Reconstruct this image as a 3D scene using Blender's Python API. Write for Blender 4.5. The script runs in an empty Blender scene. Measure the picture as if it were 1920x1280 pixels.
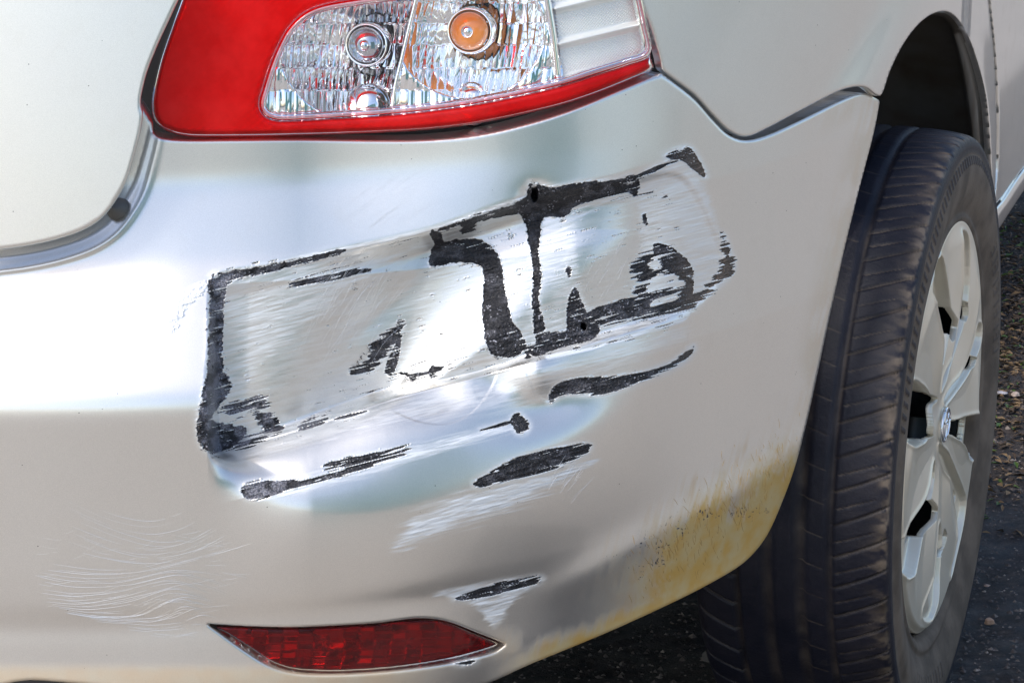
import bpy, bmesh, math, random
import numpy as np
from math import sin, cos, tan, atan, atan2, radians, degrees, pi, hypot
from mathutils import Vector, Matrix
random.seed(7); rng = np.random.default_rng(11)
S = bpy.context.scene
COL = S.collection

# ------------------------------------------------------------------ camera
FPX = 5500.0; TH = atan(.2877); ALPHA = 0.326889
Fv = np.array([-sin(ALPHA)*cos(TH), cos(ALPHA)*cos(TH), -sin(TH)])
Rv = np.array([cos(ALPHA), sin(ALPHA), 0.0]); Uv = np.cross(Rv, Fv)
Cv = np.array([0.4449577, -2.52348054, 1.10658215])
cam = bpy.data.cameras.new("camera"); co = bpy.data.objects.new("camera", cam); COL.objects.link(co)
co.matrix_world = Matrix(((Rv[0], Uv[0], -Fv[0], Cv[0]), (Rv[1], Uv[1], -Fv[1], Cv[1]), (Rv[2], Uv[2], -Fv[2], Cv[2]), (0, 0, 0, 1)))
cam.sensor_width = 36; cam.lens = FPX/1920*36; cam.clip_start = .05; cam.clip_end = 500
S.camera = co
# ------------------------------------------------------------------ light
SUN_EL, SUN_AZ = radians(52), radians(-157)      # azimuth from +Y, clockwise
w = bpy.data.worlds.new("World"); S.world = w; w.use_nodes = True
nt = w.node_tree; bg = nt.nodes['Background']
sky = nt.nodes.new('ShaderNodeTexSky'); sky.sky_type = 'NISHITA'; sky.sun_disc = False
sky.sun_elevation = SUN_EL; sky.sun_rotation = SUN_AZ; sky.air_density = 1.0; sky.dust_density = 2.2; sky.ozone_density = 1.2
hs = nt.nodes.new('ShaderNodeHueSaturation'); hs.inputs['Saturation'].default_value = 1.05      # thin bright cloud
nt.links.new(sky.outputs[0], hs.inputs['Color']); nt.links.new(hs.outputs[0], bg.inputs[0]); bg.inputs[1].default_value = .14
sl = bpy.data.lights.new("sun", 'SUN'); sl.energy = 1.25; sl.angle = radians(16); sl.color = (1, .97, .93)
so = bpy.data.objects.new("sun", sl); COL.objects.link(so)
sd_ = Vector((sin(SUN_AZ)*cos(SUN_EL), cos(SUN_AZ)*cos(SUN_EL), sin(SUN_EL)))
so.rotation_euler = sd_.to_track_quat('Z', 'Y').to_euler(); so.location = sd_*8
S.view_settings.view_transform = 'Standard'; S.view_settings.look = 'None'
S.view_settings.exposure = 1.0; S.view_settings.gamma = 1

# ------------------------------------------------------------------ helpers
def rays(px, py):
    return Rv*((px-960)/FPX)[:, None] - Uv*((py-640)/FPX)[:, None] + Fv
def sstep(a, b, x):
    t = np.clip((x-a)/(b-a), 0, 1); return t*t*(3-2*t)
def body_G(p):
    a = .84 - .022*sstep(0, .2, p[:, 1])
    u = np.maximum((p[:, 0]+.84)/a, 0); v = np.maximum((.1-p[:, 1])/.95, 0)
    return u**2.5 + v**2.5 - 1
def base_t(px, py):
    """distance along each ray at which it meets the smooth body shell"""
    r = rays(px, py); lo = np.full(len(px), 1.0); hi = np.full(len(px), 3.7)
    for _ in range(26):
        m = (lo+hi)/2; ins = body_G(Cv+r*m[:, None]) < 0
        hi = np.where(ins, m, hi); lo = np.where(ins, lo, m)
    return hi, r
def base_normal(p):
    e = 1e-3; n = np.zeros_like(p); g0 = body_G(p)
    for k in range(2):
        q = p.copy(); q[:, k] += e; q2 = p.copy(); q2[:, k] -= e
        n[:, k] = body_G(q)-body_G(q2)
    n /= np.linalg.norm(n, axis=1)[:, None]+1e-12
    return n
def on_plane(px, py, ax, v):
    px = np.atleast_1d(np.asarray(px, float)); py = np.atleast_1d(np.asarray(py, float))
    r = rays(px, py); t = (v-Cv[ax])/r[:, ax]; return Cv+r*t[:, None]

def spline(pts, closed=True, sub=5):
    P = np.array(pts, float); n = len(P); out = []
    rngi = range(n) if closed else range(n-1)
    for i in rngi:
        p1 = P[i]; p2 = P[(i+1) % n]
        p0 = P[(i-1) % n] if closed or i > 0 else p1
        p3 = P[(i+2) % n] if closed or i+2 < n else p2
        d = np.linalg.norm(p2-p1)
        m1 = (p2-p0)*.5; m2 = (p3-p1)*.5
        for m in (m1, m2):
            l = np.linalg.norm(m)
            if l > d: m *= d/l
        for k in range(sub):
            t = k/sub
            out.append((2*t**3-3*t*t+1)*p1+(t**3-2*t*t+t)*m1+(-2*t**3+3*t*t)*p2+(t**3-t*t)*m2)
    if not closed: out.append(P[-1])
    return np.array(out)
def poly_sd(px, py, P, near=False):
    """signed distance (negative inside) from points to polygon P"""
    n = len(P); N = len(px); best = np.full(N, 1e18); par = np.zeros(N, bool)
    nx = np.zeros(N); ny = np.zeros(N)
    for i in range(n):
        ax, ay = P[i]; bx, by = P[(i+1) % n]
        dx, dy = bx-ax, by-ay; L = dx*dx+dy*dy+1e-12
        t = np.clip(((px-ax)*dx+(py-ay)*dy)/L, 0, 1)
        qx = ax+t*dx; qy = ay+t*dy
        d = (px-qx)**2+(py-qy)**2
        if near:
            m = d < best; nx = np.where(m, qx, nx); ny = np.where(m, qy, ny)
        best = np.minimum(best, d)
        if dy != 0:
            par ^= ((ay > py) != (by > py)) & (px < (py-ay)*dx/dy+ax)
    s = np.where(par, -1, 1)*np.sqrt(best)
    return (s, nx, ny) if near else s
def line_sd(px, py, P):
    """signed distance to an open polyline, positive on its upper side (left to right)"""
    best = np.full(len(px), 1e18); sg = np.zeros(len(px))
    for i in range(len(P)-1):
        ax, ay = P[i]; bx, by = P[i+1]; dx, dy = bx-ax, by-ay; L = dx*dx+dy*dy
        t = np.clip(((px-ax)*dx+(py-ay)*dy)/L, 0, 1)
        d = (px-ax-t*dx)**2+(py-ay-t*dy)**2
        c = -(dx*(py-ay)-dy*(px-ax))
        m = d < best; best = np.where(m, d, best); sg = np.where(m, np.sign(c), sg)
    return sg*np.sqrt(best)
def vnoise(x, y, seed=0):
    r = np.random.default_rng(seed); T = r.random((256, 256))
    xi = np.floor(x).astype(int); yi = np.floor(y).astype(int)
    fx = x-xi; fy = y-yi; fx = fx*fx*(3-2*fx); fy = fy*fy*(3-2*fy)
    a = T[xi & 255, yi & 255]; b = T[(xi+1) & 255, yi & 255]; c = T[xi & 255, (yi+1) & 255]; d = T[(xi+1) & 255, (yi+1) & 255]
    return (a*(1-fx)+b*fx)*(1-fy)+(c*(1-fx)+d*fx)*fy
def fbm(x, y, seed=0, o=3):
    s = 0; a = .5; t = 0
    for k in range(o):
        s = s+a*vnoise(x*2**k, y*2**k, seed+k); t += a; a *= .5
    return s/t

def empty(name, loc=(0, 0, 0), parent=None):
    o = bpy.data.objects.new(name, None); COL.objects.link(o); o.location = loc; o.empty_display_size = .1
    if parent: o.parent = parent
    return o
def tag(o, label=None, cat=None, group=None, kind=None):
    if label: o['label'] = label
    if cat: o['category'] = cat
    if group: o['group'] = group
    if kind: o['kind'] = kind
    return o
def mesh_obj(name, V, Fc, mat, parent=None, smooth=True, attrs=None, mats=None, fmat=None):
    me = bpy.data.meshes.new(name)
    V = np.asarray(V, float)
    if isinstance(Fc, np.ndarray):
        k = Fc.shape[1]
        me.vertices.add(len(V)); me.vertices.foreach_set('co', V.ravel())
        me.loops.add(Fc.size); me.loops.foreach_set('vertex_index', Fc.ravel().astype(np.int32))
        me.polygons.add(len(Fc)); me.polygons.foreach_set('loop_start', np.arange(0, Fc.size, k, dtype=np.int32))
        me.update(calc_edges=True)
    else:
        me.from_pydata([tuple(v) for v in V], [], Fc)
    me.validate()
    if smooth: me.polygons.foreach_set('use_smooth', np.ones(len(me.polygons), bool))
    if attrs:
        for k, a in attrs.items():
            at = me.attributes.new(k, 'FLOAT', 'POINT'); at.data.foreach_set('value', np.asarray(a, np.float32))
    me.materials.append(mat)
    for m in (mats or []): me.materials.append(m)
    if fmat is not None: me.polygons.foreach_set('material_index', fmat)
    me.update()
    o = bpy.data.objects.new(name, me); COL.objects.link(o)
    if parent: o.parent = parent; o.matrix_parent_inverse = Matrix.Translation(-parent.matrix_world.translation) if False else Matrix()
    return o

def axis(a, b, step, fine=None):
    """grid coordinates from a to b, with finer bands [(lo,hi,step)]"""
    out = [a]; x = a
    while x < b:
        s = step
        for lo, hi, st in (fine or []):
            if lo <= x < hi: s = st
        x += s; out.append(x)
    return np.array(out)

def panel(name, outline, hfun, mat, parent, xs, ys, holes=(), edge=(6, .002), wall=.014, attrs=None, off=0.0, smoothed=True, keep_rim=True, hole_edge=True):
    P = spline(outline) if smoothed else np.array(outline, float)
    Hs = [spline(h) for h in holes]
    XX, YY = np.meshgrid(xs, ys, indexing='ij'); nx, ny = XX.shape
    px = XX.ravel().copy(); py = YY.ravel().copy()
    sd, qx, qy = poly_sd(px, py, P, True)
    for h in Hs:
        s2, hx, hy = poly_sd(px, py, h, True); s2 = -s2
        m = s2 > sd; sd = np.where(m, s2, sd); qx = np.where(m, hx, qx); qy = np.where(m, hy, qy)
    ins = (sd < 0).reshape(nx, ny)
    keep = ins[:-1, :-1] | ins[1:, :-1] | ins[:-1, 1:] | ins[1:, 1:]
    ii, jj = np.nonzero(keep)
    idx = np.arange(nx*ny).reshape(nx, ny)
    Fq = np.stack([idx[ii, jj], idx[ii, jj+1], idx[ii+1, jj+1], idx[ii+1, jj]], 1)
    used = np.unique(Fq); remap = np.full(nx*ny, -1); remap[used] = np.arange(len(used)); Fq = remap[Fq]
    px, py, sd, qx, qy = px[used], py[used], sd[used], qx[used], qy[used]
    out = sd >= 0; px = np.where(out, qx, px); py = np.where(out, qy, py); sd = np.minimum(sd, 0)
    t, r = base_t(px, py)
    p0 = Cv+r*t[:, None]
    h = hfun(px, py, p0, sd)+off
    rp, rm = edge
    e = np.clip(1+sd/rp, 0, 1); h = h-rm*(1-np.sqrt(np.maximum(1-e*e, 0)))
    ln = np.linalg.norm(r, axis=1)
    V = p0-r*(h/ln)[:, None]
    at = attrs(px, py, p0, sd) if attrs else None
    if wall:
        E = np.concatenate([Fq[:, [0, 1]], Fq[:, [1, 2]], Fq[:, [2, 3]], Fq[:, [3, 0]]])
        Es = np.sort(E, 1); key = Es[:, 0].astype(np.int64)*len(V)+Es[:, 1]
        u, inv, cnt = np.unique(key, return_inverse=True, return_counts=True)
        bE = E[cnt[inv] == 1]
        bv = np.unique(bE); m2 = np.full(len(V), -1); m2[bv] = np.arange(len(bv))+len(V)
        n = base_normal(p0[bv])
        V2 = V[bv]-n*wall
        V = np.concatenate([V, V2])
        Fw = np.stack([bE[:, 1], bE[:, 0], m2[bE[:, 0]], m2[bE[:, 1]]], 1)
        Fq = np.concatenate([Fq, Fw])
        if at: at = {k: np.concatenate([a, a[bv]]) for k, a in at.items()}
    return mesh_obj(name, V, Fq[:, ::-1].copy(), mat, parent, attrs=at)

# ------------------------------------------------------------------ materials
def mat_new(name):
    m = bpy.data.materials.new(name); m.use_nodes = True; n = m.node_tree.nodes; l = m.node_tree.links
    return m, n, l, n['Principled BSDF']
def simple(name, col, rough=.5, metal=0, coat=0, noise=None, bump=None, spec=.5):
    m, n, l, b = mat_new(name); b.inputs['Base Color'].default_value = (*col, 1); b.inputs['Roughness'].default_value = rough
    b.inputs['Metallic'].default_value = metal; b.inputs['Coat Weight'].default_value = coat; b.inputs['Specular IOR Level'].default_value = spec
    if noise or bump:
        tc = n.new('ShaderNodeTexCoord')
    if noise:
        sc, col2, lo, hi = noise
        t = n.new('ShaderNodeTexNoise'); t.inputs['Scale'].default_value = sc; t.inputs['Detail'].default_value = 6
        l.new(tc.outputs['Object'], t.inputs['Vector'])
        r = n.new('ShaderNodeMapRange'); r.inputs[1].default_value = lo; r.inputs[2].default_value = hi
        l.new(t.outputs[0], r.inputs[0])
        x = n.new('ShaderNodeMix'); x.data_type = 'RGBA'; x.inputs[6].default_value = (*col, 1); x.inputs[7].default_value = (*col2, 1)
        l.new(r.outputs[0], x.inputs[0]); l.new(x.outputs[2], b.inputs['Base Color'])
    if bump:
        sc, st, dist = bump
        t = n.new('ShaderNodeTexNoise'); t.inputs['Scale'].default_value = sc; t.inputs['Detail'].default_value = 3
        l.new(tc.outputs['Object'], t.inputs['Vector'])
        bu = n.new('ShaderNodeBump'); bu.inputs['Strength'].default_value = st; bu.inputs['Distance'].default_value = dist
        l.new(t.outputs[0], bu.inputs['Height']); l.new(bu.outputs[0], b.inputs['Normal'])
    return m
def N(n, t, **k):
    x = n.new(t)
    for a, v in k.items(): setattr(x, a, v)
    return x
def mixc(n, l, fac, a, b):
    x = n.new('ShaderNodeMix'); x.data_type = 'RGBA'
    for s, v in ((0, fac), (6, a), (7, b)):
        if isinstance(v, bpy.types.NodeSocket): l.new(v, x.inputs[s])
        elif s == 0: x.inputs[0].default_value = v
        else: x.inputs[s].default_value = (*v, 1)
    return x.outputs[2]
def mixf(n, l, fac, a, b):
    x = n.new('ShaderNodeMix'); x.data_type = 'FLOAT'
    for s, v in ((0, fac), (2, a), (3, b)):
        if isinstance(v, bpy.types.NodeSocket): l.new(v, x.inputs[s])
        else: x.inputs[s].default_value = v
    return x.outputs[0]
def math_(n, l, op, a, b=0.0, c=None):
    x = n.new('ShaderNodeMath'); x.operation = op
    for s, v in ((0, a), (1, b), (2, c)):
        if v is None: continue
        if isinstance(v, bpy.types.NodeSocket): l.new(v, x.inputs[s])
        else: x.inputs[s].default_value = v
    return x.outputs[0]
def noise(n, l, vec, scale, detail=4, rough=.5, dist=0):
    t = n.new('ShaderNodeTexNoise'); t.inputs['Scale'].default_value = scale; t.inputs['Detail'].default_value = detail
    t.inputs['Roughness'].default_value = rough; t.inputs['Distortion'].default_value = dist
    l.new(vec, t.inputs['Vector']); return t.outputs[0]
def ramp(n, l, v, lo, hi, a=0., b=1.):
    r = n.new('ShaderNodeMapRange'); r.interpolation_type = 'SMOOTHSTEP'; l.new(v, r.inputs[0])
    r.inputs[1].default_value = lo; r.inputs[2].default_value = hi; r.inputs[3].default_value = a; r.inputs[4].default_value = b
    return r.outputs[0]

PAINT = (.68, .66, .615)
def paint_material(name, damage=False, dirt=0.0):
    m, n, l, b = mat_new(name)
    tc = N(n, 'ShaderNodeTexCoord'); ob = tc.outputs['Object']
    flake = noise(n, l, ob, 2600, 1); fl2 = ramp(n, l, flake, .35, .65)
    big = noise(n, l, ob, 9, 4); bg_ = ramp(n, l, big, .3, .7)
    base = mixc(n, l, fl2, tuple(c*.94 for c in PAINT), tuple(min(1, c*1.07) for c in PAINT))
    # dusty film
    dust = noise(n, l, ob, 38, 6, .65); dustm = ramp(n, l, dust, .5, .85, 0, .10+dirt)
    base = mixc(n, l, dustm, base, (.42, .37, .28))
    # tiny stuck specks
    vo = N(n, 'ShaderNodeTexVoronoi'); vo.inputs['Scale'].default_value = 130; l.new(ob, vo.inputs['Vector'])
    sp = math_(n, l, 'LESS_THAN', vo.outputs['Distance'], .055)
    sel = N(n, 'ShaderNodeSeparateColor'); l.new(vo.outputs['Color'], sel.inputs[0])
    sp = math_(n, l, 'MULTIPLY', sp, math_(n, l, 'GREATER_THAN', sel.outputs[0], .86))
    base = mixc(n, l, math_(n, l, 'MULTIPLY', sp, .85), base, (.03, .025, .02))
    rough = mixf(n, l, bg_, .29, .35)
    metal = mixf(n, l, dustm, .88, .3)
    coatw = .8
    b.inputs['Coat Roughness'].default_value = .05; b.inputs['Coat Weight'].default_value = coatw
    hgt = math_(n, l, 'MULTIPLY', flake, .3)
    if damage:
        A = lambda nm: (lambda x: (setattr(x, 'attribute_name', nm), x.outputs['Fac'])[1])(N(n, 'ShaderNodeAttribute'))
        black, scuff, mud = A('black'), A('scuff'), A('mud')
        base = mixc(n, l, scuff, base, (.70, .725, .74)); rough = mixf(n, l, scuff, rough, .5); metal = mixf(n, l, scuff, metal, .25)
        mudc = mixc(n, l, ramp(n, l, noise(n, l, ob, 60, 5), .3, .7), (.52, .30, .05), (.52, .38, .16))
        base = mixc(n, l, mud, base, mudc); metal = mixf(n, l, mud, metal, .0); rough = mixf(n, l, mud, rough, .62)
        bl = ramp(n, l, black, .34, .66)
        grain = noise(n, l, ob, 900, 3, .7)
        bc = mixc(n, l, ramp(n, l, grain, .52, .75), (.006, .006, .009), (.035, .035, .045))
        gv = N(n, 'ShaderNodeTexVoronoi'); gv.inputs['Scale'].default_value = 950; l.new(ob, gv.inputs['Vector'])
        gs_ = N(n, 'ShaderNodeSeparateColor'); l.new(gv.outputs['Color'], gs_.inputs[0])
        gl_ = math_(n, l, 'MULTIPLY', math_(n, l, 'GREATER_THAN', gs_.outputs[0], .93), ramp(n, l, noise(n, l, ob, 70, 3), .45, .62))
        bc = mixc(n, l, gl_, bc, (.34, .34, .38))  # pale glint specks painted into the black plastic's colour
        brown = A('brown')
        bc = mixc(n, l, A('worn_sheen'), bc, mixc(n, l, ramp(n, l, grain, .35, .65), (.06, .06, .075), (.30, .30, .34)))
        bc = mixc(n, l, brown, bc, (.085, .065, .05))
        base = mixc(n, l, bl, base, bc); metal = mixf(n, l, bl, metal, 0.); rough = mixf(n, l, bl, rough, .34)
        coat = mixf(n, l, bl, coatw, 0.); coat = mixf(n, l, scuff, coat, .1); coat = mixf(n, l, mud, coat, 0.); l.new(coat, b.inputs['Coat Weight'])
        hg2 = math_(n, l, 'MULTIPLY', grain, 20.)
        hgt = mixf(n, l, bl, hgt, hg2)
    bu = N(n, 'ShaderNodeBump'); bu.inputs['Strength'].default_value = 1; bu.inputs['Distance'].default_value = .00006
    l.new(hgt, bu.inputs['Height']); l.new(bu.outputs[0], b.inputs['Normal'])
    l.new(base, b.inputs['Base Color']); l.new(rough, b.inputs['Roughness']); l.new(metal, b.inputs['Metallic'])
    return m
M_BUMPER = paint_material('bumper_paint', True)
M_PAINT = paint_material('body_paint')
M_PAINT_DUSTY = paint_material('dusty_body_paint', False, .35)
M_DARK = simple('dark_cavity_plastic', (.012, .011, .012), .7)
M_LINER = simple('wheel_liner_plastic', (.016, .012, .011), .8, noise=(8, (.03, .022, .018), .4, .8))
M_SEAL = simple('black_rubber_seal', (.012, .012, .013), .5)

# ------------------------------------------------------------------ car
car = empty('car'); tag(car, 'silver car seen at its dented and scraped rear right bumper corner', 'car')

# --- outlines traced on the body (pixels of the 1920x1280 view, thrown onto the body shell)
LID = [(-70, -70), (150, -70), (352, -70), (343, -20), (322, 28), (298, 80), (276, 135), (265, 180), (264, 200), (268, 214), (263, 250), (250, 300), (236, 343), (215, 380), (190, 410), (155, 432), (105, 449), (50, 461), (-10, 469), (-70, 475)]
BUMP = [(-70, 1271), (-70, 900), (-70, 400), (60, 380), (150, 340), (200, 250), (230, 160), (285, 225), (292, 254), (340, 262), (440, 262), (560, 261), (700, 263), (800, 262), (900, 252), (1000, 229), (1080, 203), (1160, 170), (1238, 138), (1243, 140), (1300, 184), (1335, 223), (1365, 252), (1398, 263), (1440, 253), (1500, 226), (1580, 187), (1618, 175), (1645, 186), (1649, 192), (1638, 250), (1615, 340), (1585, 460), (1550, 620), (1520, 760), (1495, 860), (1470, 932), (1440, 1000), (1408, 1042), (1372, 1070), (1290, 1115), (1150, 1180), (1000, 1242), (890, 1288), (700, 1318), (400, 1305), (180, 1284), (60, 1274)]
FOG = [(391, 1170), (400, 1170), (480, 1174), (560, 1175), (700, 1168), (775, 1159), (815, 1160), (850, 1168), (890, 1184), (944, 1205), (946, 1208), (925, 1222), (850, 1241), (750, 1256), (660, 1263), (590, 1264), (540, 1259), (500, 1245), (450, 1213), (410, 1184)]
FOGLENS = [(405, 1173), (480, 1176), (560, 1177), (700, 1170), (775, 1161), (815, 1162), (850, 1170), (890, 1187), (934, 1205), (925, 1214), (850, 1235), (750, 1251), (660, 1258), (590, 1258), (545, 1253), (508, 1240), (465, 1212), (430, 1190)]
QUARTER = [(1192, -70), (1200, 0), (1222, 60), (1236, 110), (1243, 134), (1300, 178), (1336, 217), (1366, 246), (1398, 257), (1440, 240), (1500, 208), (1575, 170), (1618, 163), (1650, 180), (1668, 135), (1692, 86), (1722, 46), (1752, 25), (1780, 24), (1802, 45), (1820, 80), (1838, 135), (1850, 190), (1856, 260), (1859, 330), (1860, 395), (1864, 395), (1868, 300), (1868, 200), (1863, 100), (1853, 0), (1847, -70), (1500, -70)]
DOOR = [(1851, -70), (1857, 0), (1867, 100), (1872, 200), (1872, 300), (1866, 380), (1878, 370), (1900, 338), (1990, 215), (1990, -70)]
SILL = [(1862, 398), (1880, 374), (1902, 340), (1990, 222), (1990, 268), (1925, 350), (1895, 395), (1870, 432), (1862, 425)]

CREASE = spline([(-100, 737), (150, 738), (300, 742), (370, 760), (400, 860), (470, 930), (560, 958), (700, 965), (850, 935), (1000, 880), (1120, 812), (1220, 720), (1300, 610), (1345, 500), (1375, 380)], False)
L1 = spline([(380, 850), (450, 832), (560, 803), (740, 745), (900, 705), (1030, 668), (1150, 630), (1290, 592), (1320, 580)], False)
DTOP = spline([(360, 525), (500, 497), (640, 468), (810, 430), (985, 370), (1150, 335), (1320, 280)], False)
DQ = spline([(402, 522), (500, 500), (640, 472), (810, 438), (990, 375), (1190, 335), (1280, 330), (1340, 430), (1360, 500), (1300, 575), (1020, 662), (900, 704), (745, 745), (600, 788), (470, 825), (400, 838), (380, 800), (392, 640)])
LRIDGE = spline([(1000, 1110), (1100, 1072), (1200, 1018), (1300, 962), (1400, 905), (1500, 835), (1560, 760)], False)
ZT = np.linspace(.1, 1.0, 901)
PR = np.interp(ZT, [.1, .22, .278, .295, .335, .345, .354, .38, .44, .500, .512, .56, .605, .66, .72, 1.0],
               [-.09, -.05, -.009, -.0035, -.0045, -.0065, .000, .002, .004, .006, .003, -.026, -.055, -.078, -.084, -.10])
def gs(a, s):
    k = np.exp(-.5*(np.arange(-4*s, 4*s+1)/s)**2); k /= k.sum(); return np.convolve(np.pad(a, 4*s, mode='edge'), k, 'valid')
PR = gs(PR, 6)
def blob(px, py, cx, cy, rx, ry, ang=0):
    a = radians(ang); dx = px-cx; dy = py-cy; u = (dx*cos(a)+dy*sin(a))/rx; v = (-dx*sin(a)+dy*cos(a))/ry
    return np.exp(-(u*u+v*v))
LIDP = spline(LID)
def body_shape(px, py, p, sd):
    """relief of the whole rear: shelf, crease, flares"""
    z = p[:, 2]; wr = 1-sstep(560, 1250, px)
    return np.interp(z, ZT, PR)*wr + (1-wr)*np.interp(z, [.2, .29, .36, .5, .62, .9], [-.02, -.004, 0, .004, -.006, -.05])
WRK = [(spline(P, False), a, w) for P, a, w in (
 ([(742, 772), (790, 790), (840, 793), (880, 775), (905, 750)], .0006, 4), ([(716, 745), (738, 738), (756, 712), (775, 690), (800, 672)], .0016, 5),
 ([(905, 750), (922, 720), (930, 700)], .0007, 6), ([(985, 690), (1005, 735), (1030, 752)], .0008, 7), ([(560, 640), (640, 600), (700, 560), (760, 500)], .0005, 12),
 ([(1296, 590), (1293, 620), (1286, 650)], .001, 4), ([(1040, 665), (1120, 650), (1165, 622)], .0008, 4))]
def h_bumper(px, py, p, sd):
    h = body_shape(px, py, p, sd)
    # corner of the bumper, below the soft ridge line, tucks under
    d = line_sd(px, py, LRIDGE); win = sstep(980, 1150, px)
    h -= win*.020*sstep(0, 130, -d)*1.0
    h += win*.004*np.exp(-(d/30)**2)
    # ---- collision damage
    win = sstep(385, 470, px)*(1-sstep(1180, 1330, px))
    dc = line_sd(px, py, CREASE)
    h += sstep(380, 590, px)*(1-sstep(1180, 1330, px))*.017*np.where(dc > 0, np.exp(-(np.sqrt(dc*dc+2500)-50)/95), 1-sstep(0, 330, -dc))
    dl = line_sd(px, py, L1); dt = line_sd(px, py, DTOP)
    # the imprint itself is pressed back towards the vertical, leaving a ledge under it
    wq = np.where(dl > 0, sstep(388, 412, px), sstep(388, 412+np.clip(-dl, 0, 100)*1.6, px))*(1-sstep(1150, 1350, px))*(1-sstep(-30, 6, dt))*np.exp(-np.maximum(-dl-4, 0)/70)
    h -= wq*.9*np.clip(np.interp(p[:, 2], ZT, PR)+.045, 0, 1)*(1-sstep(560, 1250, px))
    h -= win*.008*sstep(-4, 12, dl)*(1-sstep(-50, 10, line_sd(px, py, DTOP)))
    dq = poly_sd(px, py, DQ)
    q = 1-sstep(-12, 5, dq); fx = px+(py-600)*.36      # fx: distance along the fold direction
    h -= q*.003
    inner = (1-sstep(-40, 0, line_sd(px, py, DTOP)))*sstep(-3, 22, line_sd(px, py, L1))
    wd = 60+np.clip(750-py, 0, 320)*1.0; h -= inner*.027*sstep(510, 775, fx)**1.6*(1-sstep(0, 1, (fx-772)/wd))
    # push back to the right of the fold
    
    h -= .008*blob(px, py, 835, 745, 90, 38, -15)
    h -= .006*blob(px, py, 930, 720, 40, 30)
    h += .005*blob(px, py, 1012, 700, 32, 38)
    h -= .010*blob(px, py, 1010, 760, 110, 45, -15)
    h -= .005*blob(px, py, 700, 590, 90, 30, -40)
    h -= .006*blob(px, py, 1005, 372, 26, 26)
    h += .003*blob(px, py, 1110, 480, 70, 90)
    h -= .004*blob(px, py, 1205, 480, 28, 110)
    for L, a_, w_ in WRK:
        dw = line_sd(px, py, L); e_ = np.hypot(px-(L[0][0]+L[-1][0])/2, py-(L[0][1]+L[-1][1])/2)/(.5*np.hypot(*(L[-1]-L[0]))+1)
        h += .55*a_*np.where(dw > 0, -np.exp(-dw/(w_*3)), np.exp(-(dw/w_)**2)*.2-1*np.exp(-(dw/(w_*.5))**2))*(1-sstep(.85, 1.15, e_))
    # holes punched by the impact
    for cx, cy, rx, ry, a in ((1002, 365, 7, 14, 5), (1094, 612, 5, 8, -20)):
        h -= .02*np.clip(1.5*blob(px, py, cx, cy, rx, ry, a)-.4, 0, 1)
    # channel in which the boot lid sits, with a rounded lip
    ld = poly_sd(px, py, LIDP)
    h += .0022*np.exp(-((ld-40)/7)**2)*(1-sstep(230, 330, px))
    h -= .006*(1-sstep(14, 34, ld))
    ch = (1-sstep(6, 34, ld))
    return h
STREAK = atan2(-.25, .97)
def streaks(px, py, l=60., wd=2.5, seed=5):
    u = px*cos(STREAK)+py*sin(STREAK); v = -px*sin(STREAK)+py*cos(STREAK)
    return fbm(u/l, v/wd, seed, 2), u, v
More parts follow.
